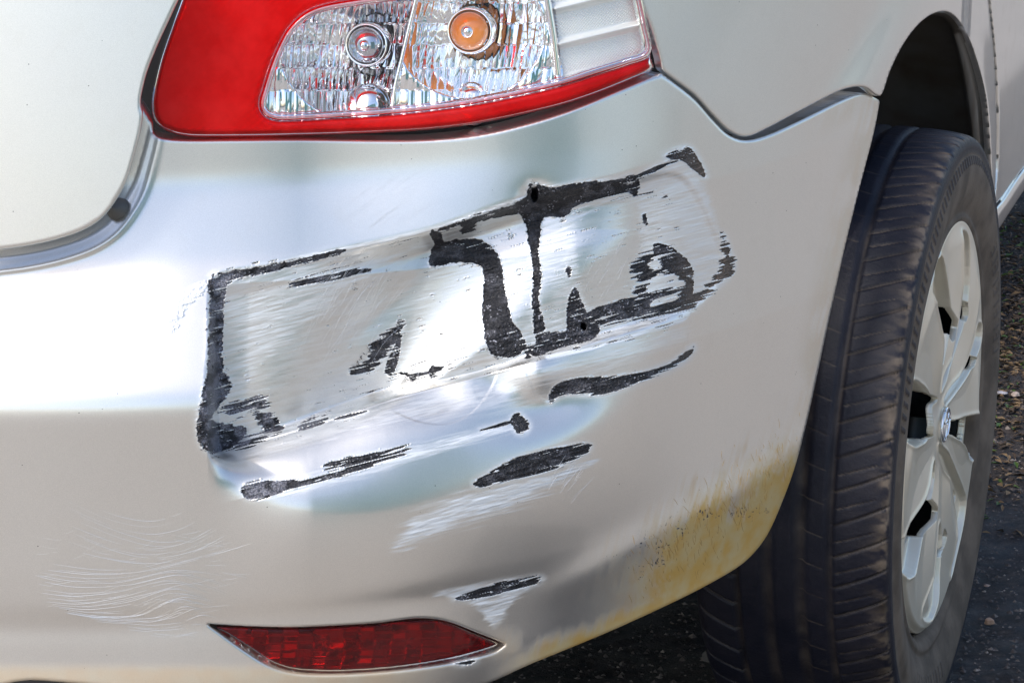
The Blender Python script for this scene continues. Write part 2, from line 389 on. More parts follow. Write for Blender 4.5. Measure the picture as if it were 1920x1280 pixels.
# bare black plastic: (polygon, streakiness, roughness of outline)
BLK = [
 ([(395, 520), (430, 512), (520, 494), (600, 476), (645, 467), (642, 474), (560, 496), (500, 510), (440, 525), (424, 545), (418, 620), (416, 690), (433, 712), (430, 735), (405, 765), (402, 792), (440, 797), (462, 803), (448, 830), (402, 850), (376, 830), (371, 790), (380, 740), (389, 700), (391, 640), (394, 580)], 2, 3),
 ([(540, 535), (600, 517), (680, 498), (690, 505), (600, 528)], 5, 2),
 ([(805, 438), (860, 415), (920, 397), (985, 370), (993, 343), (1000, 352), (1010, 345), (1025, 351), (1040, 352), (1090, 343), (1150, 338), (1195, 331), (1194, 367), (1170, 360), (1120, 374), (1078, 388), (1060, 406), (1020, 408), (1013, 440), (1010, 480), (1016, 520), (1010, 560), (1018, 592), (1026, 622), (1060, 620), (1062, 600), (1066, 560), (1078, 539), (1090, 560), (1102, 590), (1124, 612), (1118, 632), (1085, 643), (1040, 655), (1010, 668), (992, 662), (1004, 648), (1000, 610), (998, 560), (1000, 520), (995, 470), (985, 425), (975, 402), (950, 405), (900, 415), (860, 422)], 1.5, 2.5),
 ([(808, 433), (825, 437), (833, 452), (870, 448), (905, 452), (928, 470), (940, 500), (948, 550), (960, 600), (978, 625), (986, 650), (965, 668), (930, 668), (915, 655), (910, 630), (905, 590), (908, 520), (903, 499), (880, 492), (845, 492), (808, 500), (806, 480), (813, 458)], 1, 2.5),
 ([(1248, 292), (1272, 280), (1293, 277), (1305, 292), (1321, 322), (1320, 333), (1300, 318), (1280, 302), (1262, 299)], .5, 1),
 ([(1190, 333), (1230, 312), (1272, 300), (1235, 318), (1200, 336)], 2, 1),
 ([(1225, 459), (1245, 458), (1275, 475), (1297, 500), (1301, 530), (1296, 560), (1275, 545), (1265, 520), (1240, 498), (1228, 480)], 1, 2),
 ([(1188, 498), (1205, 482), (1222, 478), (1235, 500), (1255, 514), (1225, 521), (1195, 523)], 7, 2),
 ([(1190, 541), (1240, 528), (1288, 520), (1298, 548), (1312, 545), (1346, 515), (1356, 490), (1354, 440), (1368, 470), (1375, 500), (1362, 522), (1325, 552), (1292, 577), (1230, 588), (1180, 600), (1125, 610), (1140, 596), (1180, 580), (1205, 560)], 7, 2),
 ([(1100, 585), (1150, 572), (1200, 566), (1200, 580), (1150, 592), (1110, 600)], 9, 2),
 ([(1204, 405), (1211, 401), (1213, 410), (1215, 422), (1207, 420)], 1, 2),
 ([(655, 697), (690, 675), (703, 642), (738, 612), (757, 603), (752, 625), (735, 652), (715, 682), (690, 700)], 6, 3),
 ([(748, 622), (752, 640), (746, 680), (735, 701), (722, 697), (726, 676), (740, 648)], 1, 1.5),
 ([(751, 700), (775, 701), (800, 697), (812, 686), (832, 689), (815, 702), (782, 707), (773, 720), (768, 708)], 2, 2.5),
 ([(452, 916), (475, 905), (530, 899), (560, 902), (620, 890), (690, 868), (700, 872), (620, 897), (560, 914), (510, 928), (465, 933)], 3, 1.5),
 ([(615, 873), (660, 858), (720, 847), (769, 842), (740, 858), (690, 868), (650, 876)], 8, 1),
 ([(957, 787), (970, 774), (985, 785), (991, 800), (981, 811), (966, 808)], 2, 3),
 ([(900, 806), (930, 797), (957, 790), (957, 794), (930, 801)], 2, 1),
 ([(1031, 742), (1045, 721), (1080, 710), (1150, 707), (1200, 699), (1260, 679), (1301, 649), (1290, 670), (1260, 691), (1200, 714), (1150, 733), (1120, 740), (1080, 739), (1050, 742), (1032, 756)], 2.5, 1.2),
 ([(888, 907), (920, 884), (960, 862), (1020, 845), (1080, 834), (1107, 834), (1100, 848), (1060, 870), (1000, 890), (930, 905), (902, 912)], 2.5, 1),
 ([(850, 1120), (880, 1109), (930, 1094), (980, 1085), (1016, 1082), (1005, 1093), (960, 1106), (900, 1119), (870, 1123)], 3, 1),
 ([(425, 762), (460, 752), (492, 747), (500, 762), (470, 770), (432, 778)], 8, 2),
 ([(478, 772), (505, 775), (520, 790), (530, 805), (500, 812), (488, 795)], 8, 3),
 ([(556, 800), (580, 788), (615, 782), (605, 793), (570, 802)], 4, 2),
 ([(626, 786), (650, 777), (688, 771), (670, 779), (640, 787)], 4, 1),
 ([(425, 845), (470, 820), (520, 815), (500, 824), (450, 840)], 8, 1),
 ([(383, 533), (378, 545), (352, 572), (338, 592), (331, 612), (321, 616), (328, 590), (345, 562), (366, 540)], 6, 3),
 ([(878, 410), (905, 402), (900, 410), (882, 415)], 4, 2),
 ([(868, 425), (890, 417), (886, 430), (866, 438)], 4, 2),
 ([(1064, 500), (1070, 502), (1069, 520), (1063, 512)], 2, 2),
 ([(985, 660), (1010, 640), (1000, 655), (990, 668)], 6, 2),
 ([(1130, 575), (1185, 562), (1190, 570), (1140, 582)], 8, 1),
 ([(700, 668), (720, 660), (705, 690), (668, 700)], 8, 2),
 ([(852, 1244), (880, 1238), (893, 1238), (875, 1245)], 1, 1),
]
SCF = [   # paler scuffed paint: polygon, strength, edge softness
 ([(402, 520), (640, 468), (810, 430), (960, 380), (1000, 355), (1195, 330), (1275, 300), (1320, 340), (1355, 440), (1370, 500), (1300, 590), (1200, 620), (1040, 668), (900, 700), (740, 748), (560, 806), (440, 850), (380, 810), (400, 700)], .5, 8),
 ([(735, 1031), (768, 972), (850, 930), (900, 915), (1000, 888), (1120, 860), (1060, 900), (1000, 935), (930, 965), (860, 992), (790, 1015)], 1.25, 22),
 ([(808, 1114), (860, 1098), (940, 1085), (1022, 1079), (1000, 1100), (965, 1130), (930, 1178), (912, 1165), (890, 1138), (850, 1126)], .9, 8),
 ([(455, 905), (620, 880), (760, 838), (950, 790), (1000, 790), (900, 830), (760, 870), (600, 915), (480, 940)], .75, 10),
 ([(400, 880), (600, 830), (800, 790), (1000, 760), (1290, 640), (1290, 600), (1030, 670), (740, 748), (440, 840)], .35, 20),
 ([(985, 400), (1060, 395), (1075, 450), (1070, 540), (1060, 620), (1030, 620), (1020, 520)], .75, 14),
 ([(560, 478), (640, 463), (810, 425), (985, 364), (990, 374), (860, 420), (700, 462), (600, 488)], 1.0, 3),
 ([(600, 515), (800, 455), (812, 465), (700, 500), (610, 530)], .95, 5),
 ([(1015, 665), (1130, 640), (1290, 592), (1280, 606), (1140, 650), (1030, 676)], 1.0, 5),
 ([(1190, 340), (1300, 330), (1240, 360), (1200, 375)], .6, 10),
]
CLEAN = [([(470, 700), (600, 590), (720, 500), (835, 452), (832, 540), (790, 640), (745, 742), (600, 785), (480, 800)], .55), ([(830, 500), (900, 505), (905, 640), (830, 650), (790, 660)], .55), ([(1022, 400), (1052, 400), (1058, 520), (1062, 585), (1020, 590), (1012, 500)], .5), ([(1082, 410), (1190, 375), (1205, 440), (1200, 480), (1190, 560), (1110, 585), (1085, 530)], .75), ([(910, 450), (980, 420), (995, 600), (965, 610)], .55)]
def bump_attrs(px, py, p, sd):
    N_ = len(px); black = np.zeros(N_); scuff = np.zeros(N_); brown = np.zeros(N_)
    st, u, v = streaks(px, py); st2, _, _ = streaks(px, py, 110, 4., 40); st3, _, _ = streaks(px, py, 22, 2.0, 60)
    fine = fbm(px/3.2, py/3.2, 21, 3)-.5; mid = fbm(px/9, py/9, 31, 3)-.5
    def sub(P, m): return np.nonzero((px > P[:, 0].min()-m) & (px < P[:, 0].max()+m) & (py > P[:, 1].min()-m) & (py < P[:, 1].max()+m))[0]
    for poly, k, s in SCF:
        P = spline(poly); i = sub(P, 40)
        d = poly_sd(px[i], py[i], P)
        m = 1-sstep(-s, s*.3, d+(st[i]-.5)*s*2.2)
        scuff[i] = np.maximum(scuff[i], m*k*(.35+.95*sstep(.3, .66, .5*st[i]+.5*st3[i])))
    for poly, k in CLEAN:
        P = spline(poly); i = sub(P, 30); d = poly_sd(px[i], py[i], P)
        scuff[i] *= 1-k*(1-sstep(-8, 8, d+(st3[i]-.5)*26))
    for poly, s, r in BLK:
        P = spline(poly, True, 4); i = sub(P, 30)
        d = poly_sd(px[i], py[i], P)
        dd = d+(st[i]-.5)*2*s*1.6+(st3[i]-.5)*1.2*s+fine[i]*2*r*.8+mid[i]*r*1.6+(st2[i]-.5)*s*1.5
        black[i] = np.maximum(black[i], np.clip(.5-dd/3.4, 0, .40 if poly[0] == (383, 533) else 1))
        if s >= 2:      # dry drag lines of paint left across the bare patch
            black[i] *= 1-.95*sstep(.64, .70, st3[i]*.6+st[i]*.4)*sstep(-16, -3, d)
        # bright torn rim of paint round each bare patch
        scuff[i] = np.maximum(scuff[i], .8*np.exp(-(np.maximum(d, 0)/7)**2)*(.3+.7*st3[i]))
    for poly in ([(1236, 512), (1262, 516), (1286, 534), (1262, 541), (1212, 550), (1222, 527)], [(1232, 558), (1275, 548), (1264, 562), (1222, 573)], [(1302, 514), (1324, 503), (1332, 518), (1308, 542)], [(1215, 493), (1232, 488), (1240, 500), (1225, 507)]):
        P = spline(poly); i = sub(P, 12); d = poly_sd(px[i], py[i], P); black[i] *= sstep(-3, 3, d+(st3[i]-.5)*14)
    for j, th in enumerate((.86, .88)):     # loose dark drag marks inside the imprint
        P = spline([(402, 525), (640, 470), (800, 440), (960, 385), (1190, 345), (1260, 380), (1300, 590), (1040, 668), (740, 745), (440, 835)]); i = sub(P, 5)
        d = poly_sd(px[i], py[i], P)
        a, _, _ = streaks(px[i], py[i], 34, 2.4, 77+j); b_, _, _ = streaks(px[i], py[i], 160, 30, 90+j)
        edge = np.exp(-(np.maximum(-d, 0)/55)**2)
        black[i] = np.maximum(black[i], np.where(d < 0, .62*sstep(th-.10*edge, th+.05-.10*edge, a+.10*(b_-.5)), 0))
    brown = sstep(1240, 1320, px); worn_sheen = (1-sstep(440, 700, px))*sstep(.30, .62, fbm(px/14, py/14, 131, 3))*.9+.25*sstep(.5, .7, fbm(px/20, py/12, 133, 3))  # grey sheen of the up-facing left strip painted over the bare plastic
    # mud thrown up behind the wheel
    dl = line_sd(px, py, LRIDGE)
    edge_d = -sd
    up = .5*fbm(px/6+py/24, py/75, 51, 4)+.5*fbm(px/60, py/60, 52, 3); spk = fbm(px/4, py/9, 53, 3)
    m = sstep(1000, 1250, px)*sstep(20, -110, dl+(up-.5)*150) if False else sstep(1050, 1330, px)*sstep(0, 1, (-dl+62+(up-.5)*170)/130)
    m = np.clip(m, 0, 1)*np.clip(.92+.5*(spk-.45), 0, 1)
    m = np.maximum(m, .75*(1-sstep(6, 46, edge_d+(up-.5)*40))*sstep(880, 1050, px)*sstep(880, 1000, py))
    m = np.maximum(m, .25*sstep(1560, 1660, px+py*.25)*(1-sstep(10, 60, edge_d))*sstep(.3, .6, up))
    m = np.maximum(m, .35*sstep(1235, 1262, py)*(px < 900)*(1-sstep(700, 900, px)))
    mud = np.clip(m*1.25, 0, .95)
    sprk = fbm(px/2.2, py/3.5, 57, 2)*.6+fbm(px/40, py/40, 58, 2)*.5
    black0 = black.copy(); zone = sstep(1020, 1150, px)*np.exp(-((dl+25)/55)**2)
    black = np.maximum(black, zone*sstep(.77, .81, sprk)*.85*(black < .2))
    return dict(black0=black0, black=black, scuff=scuff, mud=mud, brown=brown, worn_sheen=worn_sheen)

bx = axis(-70, 1700, 5, [(300, 1400, 1.35), (1400, 1700, 3)])
by = axis(-10, 1330, 5, [(150, 265, 3), (265, 1180, 1.35), (1180, 1330, 2.5)])
FOGH = FOG; CACHE = {}
def h_bump_full(px, py, p, sd):
    h = h_bumper(px, py, p, sd)
    CACHE.update(bump_attrs(px, py, p, sd)); b = np.clip(CACHE.pop('black0'), 0, 1)
    g = fbm(px/3.0, py/3.0, 211, 2); st, _, _ = streaks(px, py, 40, 3.0, 97)
    h = h-.0007*sstep(.2, .8, b)+b*(.0016*(g-.5)+.0012*(st-.5))
    h = h+.0006*np.exp(-((b-.35)/.2)**2)*(b > .02)+CACHE['scuff']*.0007*(st-.5)
    return h
bumper = panel('bumper', BUMP, h_bump_full, M_BUMPER, car, bx, by, holes=[FOGH], edge=(6, .003), wall=.02, attrs=lambda *a: CACHE)

def h_lid(px, py, p, sd):
    z = p[:, 2]
    return -.026-.138*(z-.585)
lid = panel('trunk_lid', LID, h_lid, M_PAINT, car, axis(-70, 360, 6, [(180, 360, 3)]), axis(-70, 480, 6, [(380, 480, 3)]), edge=(5, .003), wall=.016)
def h_side(px, py, p, sd):
    h = body_shape(px, py, p, sd)
    # swage round the wheel arch
    q = (p[:, 1]+.03)**2+(p[:, 2]-.30)**2; r = np.sqrt(q)
    h += .012*(1-sstep(.40, .47, r))
    return h
quarter = panel('quarter_panel', QUARTER, h_side, M_PAINT, car, axis(1185, 1875, 4, [(1780, 1875, 1.5)]), axis(-70, 440, 3), edge=(4, .003), wall=.006)
door = panel('rear_door', DOOR, h_side, M_PAINT_DUSTY, car, axis(1845, 1990, 1.6), axis(-70, 385, 3), edge=(3, .002), wall=.005)
def h_sill(px, py, p, sd):
    return body_shape(px, py, p, sd)+.03*np.sqrt(np.clip(-sd/18, 0, 1))
sill = panel('sill', SILL, h_sill, M_PAINT_DUSTY, car, axis(1858, 1990, 2), axis(215, 440, 2), edge=(3, .002), wall=.03)
# inner dark structure seen through the gaps
INNER = [(-90, 1300), (-90, -90), (1300, -90), (1640, -90), (1640, 100), (1632, 200), (1590, 400), (1530, 640), (1480, 860), (1420, 980), (1350, 1050), (1150, 1150), (950, 1240), (800, 1290)]
inner = panel('inner_body_shell', INNER, lambda px, py, p, sd: body_shape(px, py, p, sd)-.105, M_DARK, car, axis(-90, 2020, 16), axis(-90, 1300, 16), edge=(2, .0), wall=0, holes=[FOGH])

panel('door_jamb', [(1846, -80), (1880, -80), (1890, 200), (1872, 384), (1861, 384), (1863, 200)], lambda px, py, p, sd: body_shape(px, py, p, sd)-.03, M_DARK, car, axis(1840, 1892, 3), axis(-80, 390, 4), edge=(1, 0), wall=0)
# ------------------------------------------------------------------ tail lamp
M_RED = None
def lens_material(name, tint, diffuse, dfac, rough=.04, bump=None, gloss=.9, ior=1.45):
    m = bpy.data.materials.new(name); m.use_nodes = True; n = m.node_tree.nodes; l = m.node_tree.links; n.clear()
    out = N(n, 'ShaderNodeOutputMaterial'); tr = N(n, 'ShaderNodeBsdfTransparent'); tr.inputs[0].default_value = (*tint, 1)
    df = N(n, 'ShaderNodeBsdfPrincipled'); df.inputs['Base Color'].default_value = (*diffuse, 1); df.inputs['Roughness'].default_value = .5
    tl = N(n, 'ShaderNodeBsdfTranslucent'); tl.inputs[0].default_value = (*diffuse, 1)
    ad = N(n, 'ShaderNodeMixShader'); ad.inputs[0].default_value = .3; l.new(df.outputs[0], ad.inputs[1]); l.new(tl.outputs[0], ad.inputs[2])
    mx = N(n, 'ShaderNodeMixShader'); l.new(tr.outputs[0], mx.inputs[1]); l.new(ad.outputs[0], mx.inputs[2])
    tc = N(n, 'ShaderNodeTexCoord'); ns = noise(n, l, tc.outputs['Object'], 55, 4)
    l.new(ramp(n, l, ns, .3, .75, dfac*.75, min(1, dfac*1.25)), mx.inputs[0])
    gl = N(n, 'ShaderNodeBsdfGlossy'); gl.inputs['Roughness'].default_value = rough; gl.inputs[0].default_value = (gloss, gloss, gloss, 1)
    fr = N(n, 'ShaderNodeFresnel'); fr.inputs[0].default_value = ior
    m2 = N(n, 'ShaderNodeMixShader'); l.new(fr.outputs[0], m2.inputs[0]); l.new(mx.outputs[0], m2.inputs[1]); l.new(gl.outputs[0], m2.inputs[2])
    if bump:
        sc, dist = bump; t = N(n, 'ShaderNodeTexNoise'); t.inputs['Scale'].default_value = sc; l.new(tc.outputs['Object'], t.inputs['Vector'])
        bu = N(n, 'ShaderNodeBump'); bu.inputs['Distance'].default_value = dist; l.new(t.outputs[0], bu.inputs['Height'])
        l.new(bu.outputs[0], gl.inputs['Normal']); l.new(bu.outputs[0], fr.inputs['Normal'])
    l.new(m2.outputs[0], out.inputs[0]); return m
M_RED = lens_material('red_lens_plastic', (.95, .003, .003), (.80, .001, .001), .5, .05, (30, .0004), ior=1.16)
M_REDRIM = lens_material('deep_red_lens_rim', (.75, .02, .03), (.45, .006, .012), .6, .05, ior=1.25)
M_CLEAR = lens_material('clear_lens_plastic', (.97, .98, .98), (.8, .8, .8), .03, .02)
M_PINK = lens_material('clear_pinkish_lens_rim', (.9, .45, .5), (.85, .55, .6), .35, .05)
M_CHROME = simple('lamp_reflector_chrome', (.93, .93, .94), .07, 1.0)
M_REDBACK = simple('red_lamp_back_reflector', (.92, .9, .9), .25, .7, bump=(700, .6, .0008))
M_AMBER = simple('amber_bulb_glass', (.85, .25, .015), .06, .0, coat=1)
M_GLASSY = simple('grey_bulb_glass', (.55, .56, .60), .05, .85, coat=1)
M_WHITEP = simple('white_reflex_plastic', (.78, .77, .73), .22, .25)

lamp = empty('tail_lamp', parent=car)
LENS = [(352, -60), (342, -10), (322, 45), (300, 110), (288, 160), (284, 195), (288, 222), (302, 240), (330, 252), (370, 257), (500, 256), (620, 253), (700, 250), (780, 246), (860, 238), (930, 226), (1000, 211), (1060, 196), (1120, 176), (1180, 152), (1224, 131), (1221, 110), (1214, 80), (1205, 40), (1195, 0), (1185, -60)]
WIN = [(497, 196), (505, 165), (516, 130), (530, 95), (548, 62), (575, 35), (610, 20), (680, 8), (760, -3), (850, -22), (1180, -90), (1196, 0), (1206, 50), (1212, 96), (1170, 113), (1110, 132), (1060, 148), (1000, 163), (920, 180), (860, 190), (780, 200), (700, 207), (600, 213), (525, 216), (504, 210)]
def grow(P, k):
    P = np.array(P, float); n = len(P); out = []
    A = sum(P[i][0]*P[(i+1) % n][1]-P[(i+1) % n][0]*P[i][1] for i in range(n)); s = 1 if A > 0 else -1
    for i in range(n):
        d = P[(i+1) % n]-P[i-1]; d /= np.linalg.norm(d)+1e-9; out.append(P[i]+np.array([d[1], -d[0]])*k*s)
    return [tuple(q) for q in out]
def h_lens(px, py, p, sd):
    z = p[:, 2]; wr = 1-sstep(560, 1250, px)
    return body_shape(px, py, p, sd)+.010*sstep(200, 120, py-30)*0+.004
WIN_OUT = grow(WIN, 9)
redl = panel('red_lens', LENS, lambda *a: h_lens(*a), M_RED, lamp, axis(280, 1235, 3.0), axis(-60, 262, 3.0), holes=[WIN_OUT], edge=(13, .008), wall=.02)
rim = panel('window_rim', WIN_OUT, lambda px, py, p, sd: h_lens(px, py, p, sd)-.001+.0016*np.sin(np.clip(-sd/9, 0, 1)*pi), M_PINK, lamp, axis(480, 1225, 2.0), axis(-60, 228, 2.0), holes=[WIN], edge=(2, .0004), wall=.006)
clear = panel('clear_lens', WIN, lambda px, py, p, sd: h_lens(px, py, p, sd)-.0015, M_CLEAR, lamp, axis(490, 1220, 4), axis(-60, 220, 4), edge=(4, .0015), wall=.004)
# housing floor behind the red part: fine prismatic reflex field
backr = panel('red_reflex_backing', grow(LENS, -10), lambda px, py, p, sd: h_lens(px, py, p, sd)-.020+.0005*np.sin(py/2.2)*np.sin(px/2.6), M_REDBACK, lamp, axis(285, 1225, 2.5), axis(-60, 255, 2.5), holes=[grow(WIN, 2)], edge=(4, .002), wall=.01)
# chrome bowls with vertical flutes
DIV1 = [(792, -60), (776, 0), (764, 50), (750, 110), (738, 160), (734, 206)]
def bowl(name, outline, cx, cy, k, seed, pitch):
    rows = [-60, 6, 44, 84, 128, 170, 230]
    def hf(px, py, p, sd):
        xx = px+(py-100)*.12+.00045*(py-90)**2*np.sign(px-cx)
        u = xx/pitch; fl = u-np.floor(u)-.5
        row = np.digitize(py+(px-900)*.13*0, rows)
        rr = np.random.default_rng(seed).random((400, 12))
        cell = rr[np.clip(np.floor(u).astype(int), 0, 399), row]
        yc = np.array([0]+rows+[260], float); y0 = yc[row]; y1 = yc[row+1]; fy = (py-y0)/(y1-y0+1e-6)-.5
        r2 = ((px-cx)**2+((py-cy)*1.1)**2)
        h = np.minimum(-.058+k*r2, -.012-.0*r2)
        c2 = rr[np.clip(np.floor(u).astype(int)+7, 0, 399), row]
        h += .0005*(1-4*fl*fl)+.0011*(1-4*fy*fy)+(cell-.5)*.0022*fl*2+(c2-.5)*.0018*fy*2
        # fan of plain facets at the outer corner
        return h_lens(px, py, p, sd)+h
    return panel(name, outline, hf, M_CHROME, lamp, axis(490, 1060, 1.6), axis(-60, 222, 2.2), edge=(1, 0), wall=0)
b1 = bowl('reflector_bowl', [(490, 215), (500, 140), (540, 60), (600, 12), (790, -60), (776, 0), (764, 50), (750, 110), (738, 160), (734, 214)], 685, 82, 1.7e-6, 5, 13)
b2 = bowl('reflector_bowl', [(800, -60), (782, 0), (770, 50), (756, 110), (743, 160), (738, 214), (900, 200), (1048, 160), (1042, 80), (1030, 0), (1020, -60)], 880, 58, 2.3e-6, 9, 14)
def strip_mesh(name, pts, rad, mat, parent, hoff, seg=8, closed=False):
    P = spline(pts, closed, 4); t, r = base_t(P[:, 0], P[:, 1]); p0 = Cv+r*t[:, None]
    h = hoff(P[:, 0], P[:, 1], p0, np.zeros(len(P))); c = p0-r*(h/np.linalg.norm(r, axis=1))[:, None]
    return tube(name, c, rad, mat, parent, seg)
def tube(name, c, rad, mat, parent, seg=8):
    c = np.asarray(c, float); V = []; n = len(c); rad = np.broadcast_to(rad, n)
    T = np.gradient(c, axis=0); T /= np.linalg.norm(T, axis=1)[:, None]+1e-12
    for i in range(n):
        a = np.cross(T[i], (0, 1, .3)); a /= np.linalg.norm(a)+1e-12; b = np.cross(T[i], a)
        for k in range(seg): V.append(c[i]+rad[i]*(a*cos(2*pi*k/seg)+b*sin(2*pi*k/seg)))
    Fc = [(i*seg+k, i*seg+(k+1) % seg, (i+1)*seg+(k+1) % seg, (i+1)*seg+k) for i in range(n-1) for k in range(seg)]
    Fc += [tuple(range(seg))[::-1], tuple((n-1)*seg+k for k in range(seg))]
    return mesh_obj(name, V, Fc, mat, parent)
strip_mesh('bowl_divider', [(788, -60), (779, 0), (767, 50), (753, 110), (741, 160), (736, 205)], .0014, M_CHROME, lamp, lambda a, b, c, d: h_lens(a, b, c, d)-.010)
strip_mesh('bowl_divider', [(1016, -60), (1026, 0), (1036, 60), (1042, 110), (1046, 146)], .0028, M_CHROME, lamp, lambda a, b, c, d: h_lens(a, b, c, d)-.010)
def lathe(name, prof, mat, parent, c, axisv, seg=40):
    """prof: list of (radius, offset along axis)"""
    z = Vector(axisv).normalized(); x = z.orthogonal().normalized(); y = z.cross(x); V = []; Fc = []
    for r, o in prof:
        for k in range(seg):
            a = 2*pi*k/seg; V.append(np.array(Vector(c)+x*(r*cos(a))+y*(r*sin(a))+z*o))
    for i in range(len(prof)-1):
        for k in range(seg): Fc.append((i*seg+k, i*seg+(k+1) % seg, (i+1)*seg+(k+1) % seg, (i+1)*seg+k))
    return mesh_obj(name, V, Fc, mat, parent)
def lamp_pt(px, py, h):
    a = np.array([float(px)]); b = np.array([float(py)]); t, r = base_t(a, b); p0 = Cv+r*t[:, None]
    hh = h_lens(a, b, p0, a*0)+h; return (p0-r*(hh/np.linalg.norm(r))[:, None])[0]
for (cx, cy, R_, m) in ((688, 84, .0128, M_GLASSY), (882, 58, .0138, M_AMBER)):
    c = lamp_pt(cx, cy, -.036); ax = -rays(np.array([float(cx)]), np.array([float(cy)]))[0]; ax = ax/np.linalg.norm(ax)
    ax = ax*.9+np.array([-.1, -.4, 0]); bulb = empty('bulb', parent=lamp)
    prof = [(R_*sin(a), R_*.25+R_*.8*cos(a)) for a in np.linspace(.02, pi*.62, 18)]+[(R_*.8, -.02)]
    lathe('bulb_glass', prof, m, bulb, c, ax)
    lathe('bulb_collar', [(R_*1.02, -.012), (R_*1.05, .002), (R_*1.14, .004), (R_*1.22, .002), (R_*1.26, -.012)], M_CHROME, bulb, c, ax)
    lathe('bulb_filament', [(0.0005, R_*1.2), (R_*.25, R_*1.16), (R_*.33, R_*1.02), (R_*.36, R_*.8)], M_CHROME, bulb, c, ax, 12)
    bulb['label'] = 'amber turn signal bulb in a chrome collar' if m is M_AMBER else 'clear grey bulb in a chrome collar'
# half-round lens domes at the lower edge
for cx, cy, m in ((690, 200, M_GLASSY), (884, 196, M_AMBER)):
    lathe('lower_dome', [(.0005, .010), (.006, .009), (.012, .005), (.0155, 0), (.0165, -.006)], M_CHROME, lamp, lamp_pt(cx, cy, -.026), -rays(np.array([float(cx)]), np.array([float(cy)]))[0])
# side reflex field: textured white bands between bright ridges
def h_reflex(px, py, p, sd):
    yy = py+(px-1045)*.24
    h = np.zeros_like(px)
    for y0 in (16, 84, 152): h += .006*np.exp(-((yy-y0)/6.0)**2)
    g = np.sin(px*2*pi/6.4)*np.sin(yy*2*pi/6.4)*np.where(np.minimum(np.abs(yy-16), np.minimum(np.abs(yy-84), np.abs(yy-152))) > 12, 1, 0)
    return h_lens(px, py, p, sd)-.014+h+.0005*g
panel('side_reflex_field', [(1036, -60), (1042, 20), (1050, 100), (1054, 150), (1110, 134), (1170, 114), (1210, 98), (1205, 50), (1195, 0), (1180, -60)], h_reflex, M_WHITEP, lamp, axis(1030, 1215, 1.07), axis(-60, 155, 1.07), edge=(1, 0), wall=.004)

# ------------------------------------------------------------------ rear fog reflector
fog = empty('rear_reflector', parent=car)
M_FOG = lens_material('dark_red_lens', (.60, .004, .006), (.13, .002, .005), .42, .05, (60, .0003), ior=1.25)
M_FOGB = simple('reflector_facets', (.8, .8, .8), .12, 1.)
panel('reflector_lens', FOGLENS, lambda px, py, p, sd: h_bumper(px, py, p, sd)-.004, M_FOG, fog, axis(395, 950, 3), axis(1150, 1268, 3), edge=(6, .003), wall=.006)
def h_fogb(px, py, p, sd):
    u = px/29.+.3*np.sin(py/40); v = (py-(px-700)*-.03)/15.; fu = u-np.floor(u)-.5; fv = v-np.floor(v)-.5
    rr = np.random.default_rng(3).random((99, 99)); c = rr[np.floor(u).astype(int) % 99, np.floor(v).astype(int) % 99]
    return h_bumper(px, py, p, sd)-.018+(c-.5)*.012*fu+(c*1.7 % 1-.2)*.014*fv
panel('reflector_facets', grow(FOGLENS, -1), h_fogb, M_FOGB, fog, axis(395, 950, 2.4), axis(1150, 1268, 2.4), edge=(3, .002), wall=0)
panel('reflector_pocket', grow(FOG, 6), lambda px, py, p, sd: h_bumper(px, py, p, sd)-.023, M_DARK, fog, axis(380, 960, 6), axis(1145, 1275, 6), edge=(1, 0), wall=0)

# ------------------------------------------------------------------ bump stop between lid and bumper
c = on_plane(222, 386, 1, -.80)[0]
def shell_pt(px, py, h):
    a = np.array([float(px)]); b = np.array([float(py)]); t, r = base_t(a, b); p0 = Cv+r*t[:, None]
    hh = h_bumper(a, b, p0, a*0)+h; return (p0-r*(hh/np.linalg.norm(r))[:, None])[0]
M_STOP = simple('grey_rubber_stop', (.10, .095, .085), .45, noise=(60, (.2, .14, .08), .5, .8))
lathe('bump_stop', [(.0003, .006), (.003, .005), (.0045, .003), (.0070, .001), (.0085, -.003), (.0085, -.012)], M_STOP, car, shell_pt(217, 392, .004), (-.1, -1, .35))

# ------------------------------------------------------------------ scratches: hair-thin raised paint lines
def ribbons(name, lines, width, mat, parent, lift=.0003):
    V = []; Fc = []; Lp = []; seg = []
    for L in lines:
        P = spline(L, False, 4); seg.append((len(Lp), len(P))); Lp += list(P)
    A = np.array(Lp); t, r = base_t(A[:, 0], A[:, 1]); p0 = Cv+r*t[:, None]
    h = h_bumper(A[:, 0], A[:, 1], p0, A[:, 0]*0-50)+lift
    c = p0-r*(h/np.linalg.norm(r, axis=1))[:, None]
    for s, n in seg:
        q = c[s:s+n]; T = np.gradient(q, axis=0); side = np.cross(T, r[s:s+n]); side /= np.linalg.norm(side, axis=1)[:, None]+1e-12
        w_ = width*(min(1, .35+n/40))*(.35+.65*np.sin(np.linspace(.08, pi-.08, n)))[:, None]*random.uniform(.6, 1.2)/2
        b0 = len(V); V += list(q+side*w_); V += list(q-side*w_); mid = q-r[s:s+n]*.00015; 
        Fc += [(b0+i, b0+i+1, b0+n+i+1, b0+n+i) for i in range(n-1)]
    return mesh_obj(name, V, Fc, mat, parent)
M_SCR = simple('scratched_clearcoat', (.70, .68, .65), .36, .8)
